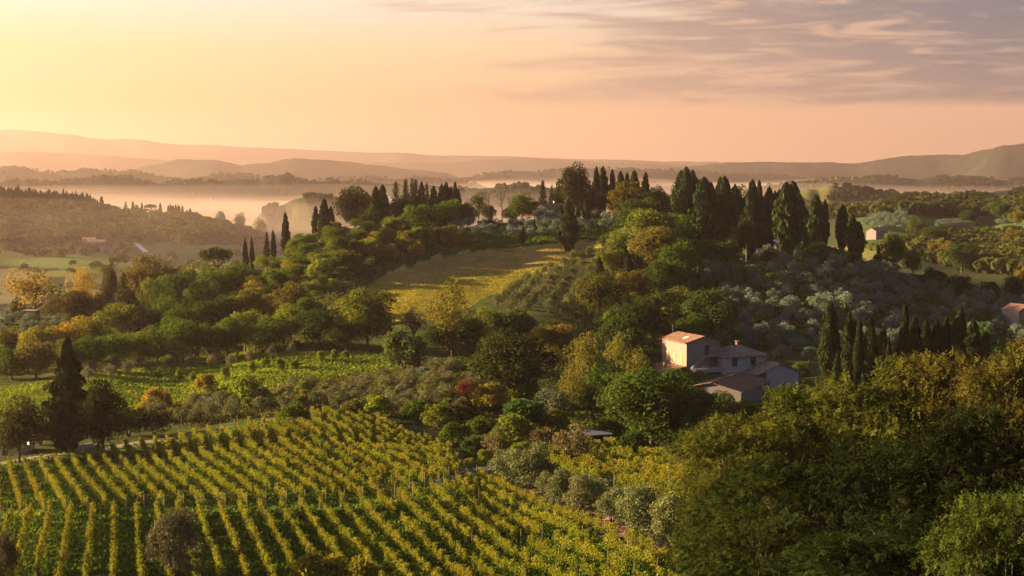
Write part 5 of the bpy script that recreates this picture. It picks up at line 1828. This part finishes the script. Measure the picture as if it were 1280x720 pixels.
# ------------------------------------------------------------------ valleys in the haze
# cypress hill on the hazy side
cz = [(2, 72), (7, 74), (12, 84), (17, 90), (23, 78), (28, 80), (37, 100), (45, 90), (52, 88), (60, 78), (66, 90), (72, 84), (80, 76), (90, 98), (96, 80), (103, 95), (116, 70), (124, 66), (131, 88), (140, 90), (151, 95), (165, 92), (176, 102), (187, 86), (195, 78), (207, 88), (218, 92), (235, 92), (240, 98), (252, 110), (268, 100), (279, 108), (285, 112), (300, 110), (312, 104), (320, 92), (328, 100), (336, 98), (350, 110), (360, 112), (365, 98), (375, 104), (385, 108), (396, 118), (406, 120), (417, 90), (424, 112), (432, 118), (445, 106), (456, 120), (468, 118), (480, 112), (490, 124), (500, 104), (512, 124), (520, 128), (530, 128), (541, 122), (550, 112), (562, 136), (574, 120), (582, 124), (594, 142), (602, 130), (612, 150), (624, 146), (636, 158), (650, 162), (676, 140),
      (883, 175), (945, 180), (1068, 183), (1120, 200), (1135, 190), (1145, 208), (1155, 200), (1170, 196), (1186, 192), (1196, 206), (1218, 202), (1245, 232), (1268, 222)]
for i, (zx, zy) in enumerate(cz):
    px, yt = zx / 5.333, 220 + zy / 5.333
    p = at(px, yt, 1600)
    tree('cypress', px, yt - 1, 1590 + rng.normal() * 12, 3.4 + 1.6 * rng.random() + (2 if zx == 676 else 0), CYP, '%s cypress of the skyline row on the hazy hill, counted from the picture edge' % nth(i + 1), 'cypresses on the hazy hill')
for px, yt, wp, k, lb in [(188, 255, 15, 'pine', 'flat-topped pine on the hazy cypress hill'), (156.5, 252, 9, 'fir', 'pointed conifer on the hazy hill past the cypress row'), (170, 256, 10, 'broad', 'low rounded tree on the hazy hill beside the flat-topped pine'), (145, 258, 10, 'broad', 'low rounded tree on the hazy hill at the end of the cypress row'), (300, 266, 16, 'broad', 'rounded tree near the low end of the hazy hill'), (276, 264, 12, 'broad', 'rounded tree on the hazy hill before its low end'), (325, 274, 16, 'broad', 'rounded tree at the very low end of the hazy hill')]:
    tree(k, px, yt, 1590, wp, DEEP, lb)

# trees of the valley past the cypress ridge
rc = [(1133, 247, 3), (1145, 244, 3), (1153, 244, 4), (1161.5, 241, 3.5), (1170.5, 239, 4.5), (1188, 245, 5), (1197, 245, 4), (1202, 240, 3.5), (1208, 238, 5), (1246, 243, 4), (1253, 241, 4), (1258, 244, 3), (1262, 239, 3), (1265, 238, 3), (1268, 239, 3.4), (1273, 243, 3), (1278, 243, 3)]
for i, (px, yt, wp) in enumerate(rc):
    tree('cypress', px, yt, 1245, wp * 1.2, CYP, '%s small cypress on the far wooded ridge, counted from its rounded end tree' % nth(i + 1), 'cypresses on the far wooded ridge')
far_t = [(1121, 243, 24, 1220, 'broad', DEEP, 'large rounded tree at the near end of the far wooded ridge'), (1228, 239, 30, 1240, 'pine', DEEP, 'wide flat crown topping the far wooded ridge'), (1144, 270, 28, 1040, 'broad', (.05, .07, .02), 'rounded green tree in the middle of the far olive rows'),
         (1168, 284, 34, 960, 'broad', DEEP, 'wide rounded tree on the near side of the far olive rows'), (1209, 262, 22, 1140, 'broad', DEEP, 'rounded dark tree under the far wooded ridge'), (1250, 254, 26, 1160, 'broad', DEEP, 'broad dark crown on the slope of the far wooded ridge'),
         (1271, 264, 20, 1090, 'broad', (.12, .11, .025), 'yellowish tree under the far wooded ridge at the picture edge'), (1142, 299, 22, 900, 'shrub', (.16, .17, .03), 'bright yellow-green bush past the small pinkish cottage'), (1169, 303, 24, 860, 'broad', (.12, .10, .025), 'first golden-lit crown of the far valley wood'),
         (1184, 301, 24, 850, 'broad', (.12, .10, .025), 'second golden-lit crown of the far valley wood'), (1203, 304, 42, 830, 'broad', DEEP, 'large dark crown of the far valley wood'), (1203, 286, 8, 960, 'fir', CYP, 'small pointed conifer before the far stone wall'), (1189, 294, 5, 940, 'cypress', CYP, 'tiny cypress before the far stone wall'),
         (1232, 284, 16, 980, 'broad', GREEN, 'green tree above the far valley wood'), (1268, 288, 30, 900, 'broad', (.09, .075, .022), 'brownish crown of the far valley wood at the picture edge'), (1278, 334, 20, 700, 'broad', (.13, .11, .025), 'sunlit tree beyond the ridge by the thin dark pole'),
         (1048, 262, 8, 1240, 'cypress', CYP, 'far cypress seen between the two big ridge cypresses'), (1042, 265, 10, 1250, 'broad', DEEP, 'far crown seen behind the ridge cypresses'), (1073, 256, 18, 1300, 'broad', DEEP, 'low dark far tree left in the mist past the ridge cypresses')]
for px, yt, wp, d, k, c, lb in far_t:
    if 'left in' in lb:
        lb = 'low dark far tree standing in mist past the ridge cypresses'
    tree(k, px, yt, d, wp, c, lb)
q = sample_poly([(1085, 272), (1130, 268), (1136, 288), (1100, 290), (1078, 284)], 60)
P = hit(q[:, 0], q[:, 1] + 1, 700)
for p in P[~np.isnan(P[:, 0])]:
    plant('olive', p, 6.5, 5.2, (.11, .12, .075), 'pale olive in the far grove above the small pinkish cottage', 'olives of the far grove')
for r_, (xa, ya, xb, yb, n) in enumerate([(1172, 283, 1258, 276, 26), (1172, 287, 1258, 281, 26)]):
    P = hit(np.linspace(xa, xb, n), np.linspace(ya, yb, n), 700)
    for i, p in enumerate(P):
        if not np.isnan(p[0]):
            plant('olive', p, 5.5, 5.0, (.16, .16, .105), 'pale olive in the two long far rows under the wooded ridge', 'olives of the two long far rows')


def far_wood(name, poly, n, smin, smax, cols, dmin, dmax=2000, squash=.8):
    """one mass of crowns too far off to tell apart"""
    q = sample_poly(poly, n)
    P = hit(q[:, 0], q[:, 1], dmin, dmax)
    P = P[~np.isnan(P[:, 0])]
    g = Geo()
    for p in P:
        w_ = smin + (smax - smin) * rng.random()
        k = 60
        tone0 = rng.random() * .6 + .2
        for b in range(3):
            c = p + np.array([rng.normal() * w_ * .2, rng.normal() * w_ * .2, w_ * (.3 + .15 * rng.random())])
            d = shell_points(k // 3, .5)
            C = c + d * w_ * .38 * np.array([1, 1, squash])
            V, Q = leaf_faces(C, unit(d + rng.normal(size=d.shape) * .35), w_ * .34 * (.7 + .6 * rng.random(len(d))), .8)
            g.add(V, Q, np.repeat(np.clip(tone0 + rng.normal(size=len(d)) * .1, 0, 1), 4))
    V, Q, tn = g.get()
    o = link(name, fast_mesh(name, V, [Q], [LEAF], tn))
    o.color = (*cols, 1)
    return tag(o, kind='stuff')


far_wood('hazy_hill_wood', [(-10, 258), (60, 258), (125, 264), (240, 276), (330, 300), (330, 306), (240, 308), (205, 303), (165, 305), (120, 306), (-10, 312)], 1500, 9, 15, (.05, .052, .02), 1000)
far_wood('valley_hedges', [(-10, 312), (100, 312), (130, 316), (130, 324), (60, 322), (-10, 320)], 40, 6, 10, (.05, .055, .02), 900)
far_wood('valley_gardens', [(70, 307), (165, 306), (168, 318), (150, 322), (110, 316)], 60, 4, 9, (.05, .058, .022), 900)
far_wood('valley_scrub', [(200, 320), (310, 322), (300, 345), (120, 345), (20, 338), (130, 328)], 45, 5, 10, (.06, .075, .03), 850)
far_wood('ridge_wood', [(1118, 258), (1150, 254), (1290, 254), (1290, 276), (1240, 275), (1180, 272), (1130, 268)], 620, 9, 15, (.036, .046, .018), 750)
far_wood('valley_wood', [(1150, 318), (1165, 305), (1230, 297), (1290, 300), (1290, 345), (1240, 345), (1200, 338), (1160, 330)], 520, 8, 13, (.042, .052, .02), 560)
far_wood('misty_wood', [(1000, 262), (1050, 262), (1110, 258), (1120, 266), (1060, 274), (1000, 276)], 260, 8, 14, (.045, .055, .022), 900)
far_wood('valley_bushes', [(1075, 300), (1130, 302), (1170, 300), (1165, 318), (1120, 325), (1075, 312)], 40, 4, 8, (.07, .085, .025), 620)


# woods on the hills that fade into the haze: crowns along and below every crest
def crest_wood(D0, wd, crest, n, size):
    g = Geo()
    cpx = np.array([c[0] for c in crest], float)
    px = cpx[0] + (cpx[-1] - cpx[0]) * rng.random(n)
    u = (px - 640) / F
    y = D0 * (1 + 0) + (rng.random(n) ** 1.5 * -1.6 + .35) * wd
    z = terrain_raw(u, y)
    k = vnoise(px / 25, y / 300, 21) > .38
    for uu, yy, zz_ in zip(u[k], y[k], z[k]):
        w_ = size * (.6 + .8 * rng.random())
        d = shell_points(14, .6)
        C = np.array([uu * yy, yy, zz_ + w_ * .3]) + d * w_ * .45 * np.array([1, 1, .75])
        V, Q = leaf_faces(C, unit(d + rng.normal(size=d.shape) * .3), w_ * .62, .85)
        g.add(V, Q, np.repeat(np.full(14, rng.random()), 4))
    V, Q, tn = g.get()
    o = link('distant_wood', fast_mesh('distant_wood', V, [Q], [LEAF], tn))
    o.color = (.035, .042, .02, 1)
    tag(o, kind='stuff')


for D0, wd, crest in FAR:
    if D0 < 7800:
        crest_wood(D0, wd, crest, 1400, 5 + D0 / 900)


# ------------------------------------------------------------------ ground cover
def grass_cover(name, poly, n, size, dmin, dmax, col, tall=1.0):
    q = sample_poly(poly, n)
    P = hit(q[:, 0], q[:, 1], dmin, dmax)
    P = P[~np.isnan(P[:, 0])]
    m_ = len(P)
    a = rng.random(m_) * 6.28
    s = size * (.5 + rng.random(m_))
    t = np.stack([np.cos(a), np.sin(a), np.zeros(m_)], -1) * (s * .5)[:, None]
    up = np.stack([rng.normal(size=m_) * .25, rng.normal(size=m_) * .25, np.ones(m_)], -1) * (s * tall)[:, None]
    V = np.stack([P - t - [0, 0, .05], P + t - [0, 0, .05], P + t * .7 + up, P - t * .9 + up * .8], 1).reshape(-1, 3)
    tone = np.repeat(np.clip(vnoise(P[:, 0] / 5, P[:, 1] / 5, 31) + rng.normal(size=m_) * .2, 0, 1), 4)
    o = link(name, fast_mesh(name, V, [np.arange(m_ * 4).reshape(-1, 4)], [GRASSM], tone))
    o.color = (*col, 1)
    return tag(o, kind='stuff')


grass_cover('alley_grass', [(-30, 590), (0, 580), (200, 552), (400, 513), (470, 524), (560, 562), (600, 595), (830, 700), (850, 730), (-30, 730)], 60000, .26, 85, 300, (.062, .108, .022))
grass_cover('meadow_grass', MEADOW, 30000, .36, 230, 420, (.13, .175, .025))
grass_cover('field_grass', FIELD, 60000, .30, 340, 640, (.26, .225, .044), .5)
grass_cover('slope_grass', [(872, 352), (905, 322), (1000, 318), (1280, 378), (1280, 442), (1060, 440), (930, 440)], 16000, .7, 320, 640, (.045, .085, .022))
grass_cover('terrace_grass', [(560, 314), (600, 285), (770, 272), (775, 300), (735, 300), (640, 311)], 7000, .6, 440, 640, (.055, .095, .02))


def undergrowth(name, poly, n, size, dmin, dmax, col):
    q = sample_poly(poly, n)
    P = hit(q[:, 0], q[:, 1], dmin, dmax)
    P = P[~np.isnan(P[:, 0])]
    g = Geo()
    k = 7
    B = np.repeat(P, k, 0) + rng.normal(size=(len(P) * k, 3)) * np.array([size, size, 0]) * .9 + np.stack([np.zeros(len(P) * k)] * 2 + [rng.random(len(P) * k) * size * 1.1], -1)
    N = unit(rng.normal(size=B.shape) + np.array([0, 0, .8]))
    V, Q = leaf_faces(B, N, size * (.5 + .6 * rng.random(len(B))), .6)
    g.add(V, Q, np.repeat(np.clip(np.repeat(rng.random(len(P)), k) * .6 + .2 + rng.normal(size=len(B)) * .1, 0, 1), 4))
    V, Q, tn = g.get()
    o = link(name, fast_mesh(name, V, [Q], [LEAF], tn))
    o.color = (*col, 1)
    return tag(o, kind='stuff')


undergrowth('wood_undergrowth', [(-20, 405), (130, 398), (205, 392), (300, 345), (400, 300), (470, 285), (560, 276), (570, 310), (500, 335), (420, 380), (440, 440), (300, 442), (120, 460), (-20, 480)], 5200, .8, 330, 620, (.055, .065, .02))
undergrowth('spur_undergrowth', [(560, 460), (600, 400), (690, 400), (760, 320), (800, 262), (870, 262), (880, 340), (905, 385), (930, 440), (850, 500), (900, 570), (700, 560), (610, 560), (560, 520)], 6500, .75, 200, 620, (.04, .052, .018))
undergrowth('ridge_undergrowth', [(860, 300), (1000, 305), (1070, 316), (1200, 350), (1200, 362), (1060, 332), (990, 322), (880, 330)], 1400, .8, 400, 640, (.028, .042, .015))
undergrowth('grove_undergrowth', [(165, 524), (250, 495), (450, 466), (605, 452), (605, 506), (560, 534), (480, 520), (400, 512), (240, 536)], 2600, .5, 200, 340, (.085, .085, .03))
undergrowth('near_undergrowth', [(840, 640), (900, 560), (980, 500), (1100, 500), (1280, 500), (1280, 720), (860, 720)], 3500, .45, 85, 330, (.04, .055, .018))


# ------------------------------------------------------------------ olives: the 290 that show largest are trees of their own, the rest one far grove
LATER.sort(key=lambda a: -(a[1] * a[2]) / (a[0][1] ** 2) * (4 if 'beside the golden' in (a[5] or '') else 1))
n_own = 290 - COUNT.get('olive', 0) - COUNT.get('olive_full', 0)
for loc, wd, hg, col, lb, grp, jt in LATER[:n_own]:
    plant('olive', loc, wd, hg, col, lb, grp, False, jit=jt, now=True)
g = Geo()
for i, (loc, wd, hg, col, lb, grp, jt) in enumerate(LATER[n_own:]):
    cv, cq, ct = PROTO['olive'][i % 6].arr
    k = rng.random(len(cq)) < .55
    q_ = cq[k]
    a = rng.random() * 6.28
    v4 = cv[q_.ravel()]
    c4 = v4.reshape(-1, 4, 3).mean(1, keepdims=True)
    v4 = ((v4.reshape(-1, 4, 3) - c4) * 1.35 + c4).reshape(-1, 3)
    X = (v4[:, 0] * math.cos(a) - v4[:, 1] * math.sin(a)) * wd
    Y = (v4[:, 0] * math.sin(a) + v4[:, 1] * math.cos(a)) * wd
    g.add(np.stack([X, Y, v4[:, 2] * hg], -1) + np.asarray(loc), np.arange(len(v4)).reshape(-1, 4), np.clip(ct[q_.ravel()] + rng.normal() * .12, 0, 1))
V, Q, tn = g.get()
o = link('far_olive_grove', fast_mesh('far_olive_grove', V, [Q], [OLIVE_LEAF], tn))
o.color = (.12, .152, .133, 1)  # same painted shade blue as on the slope olives
tag(o, kind='stuff')
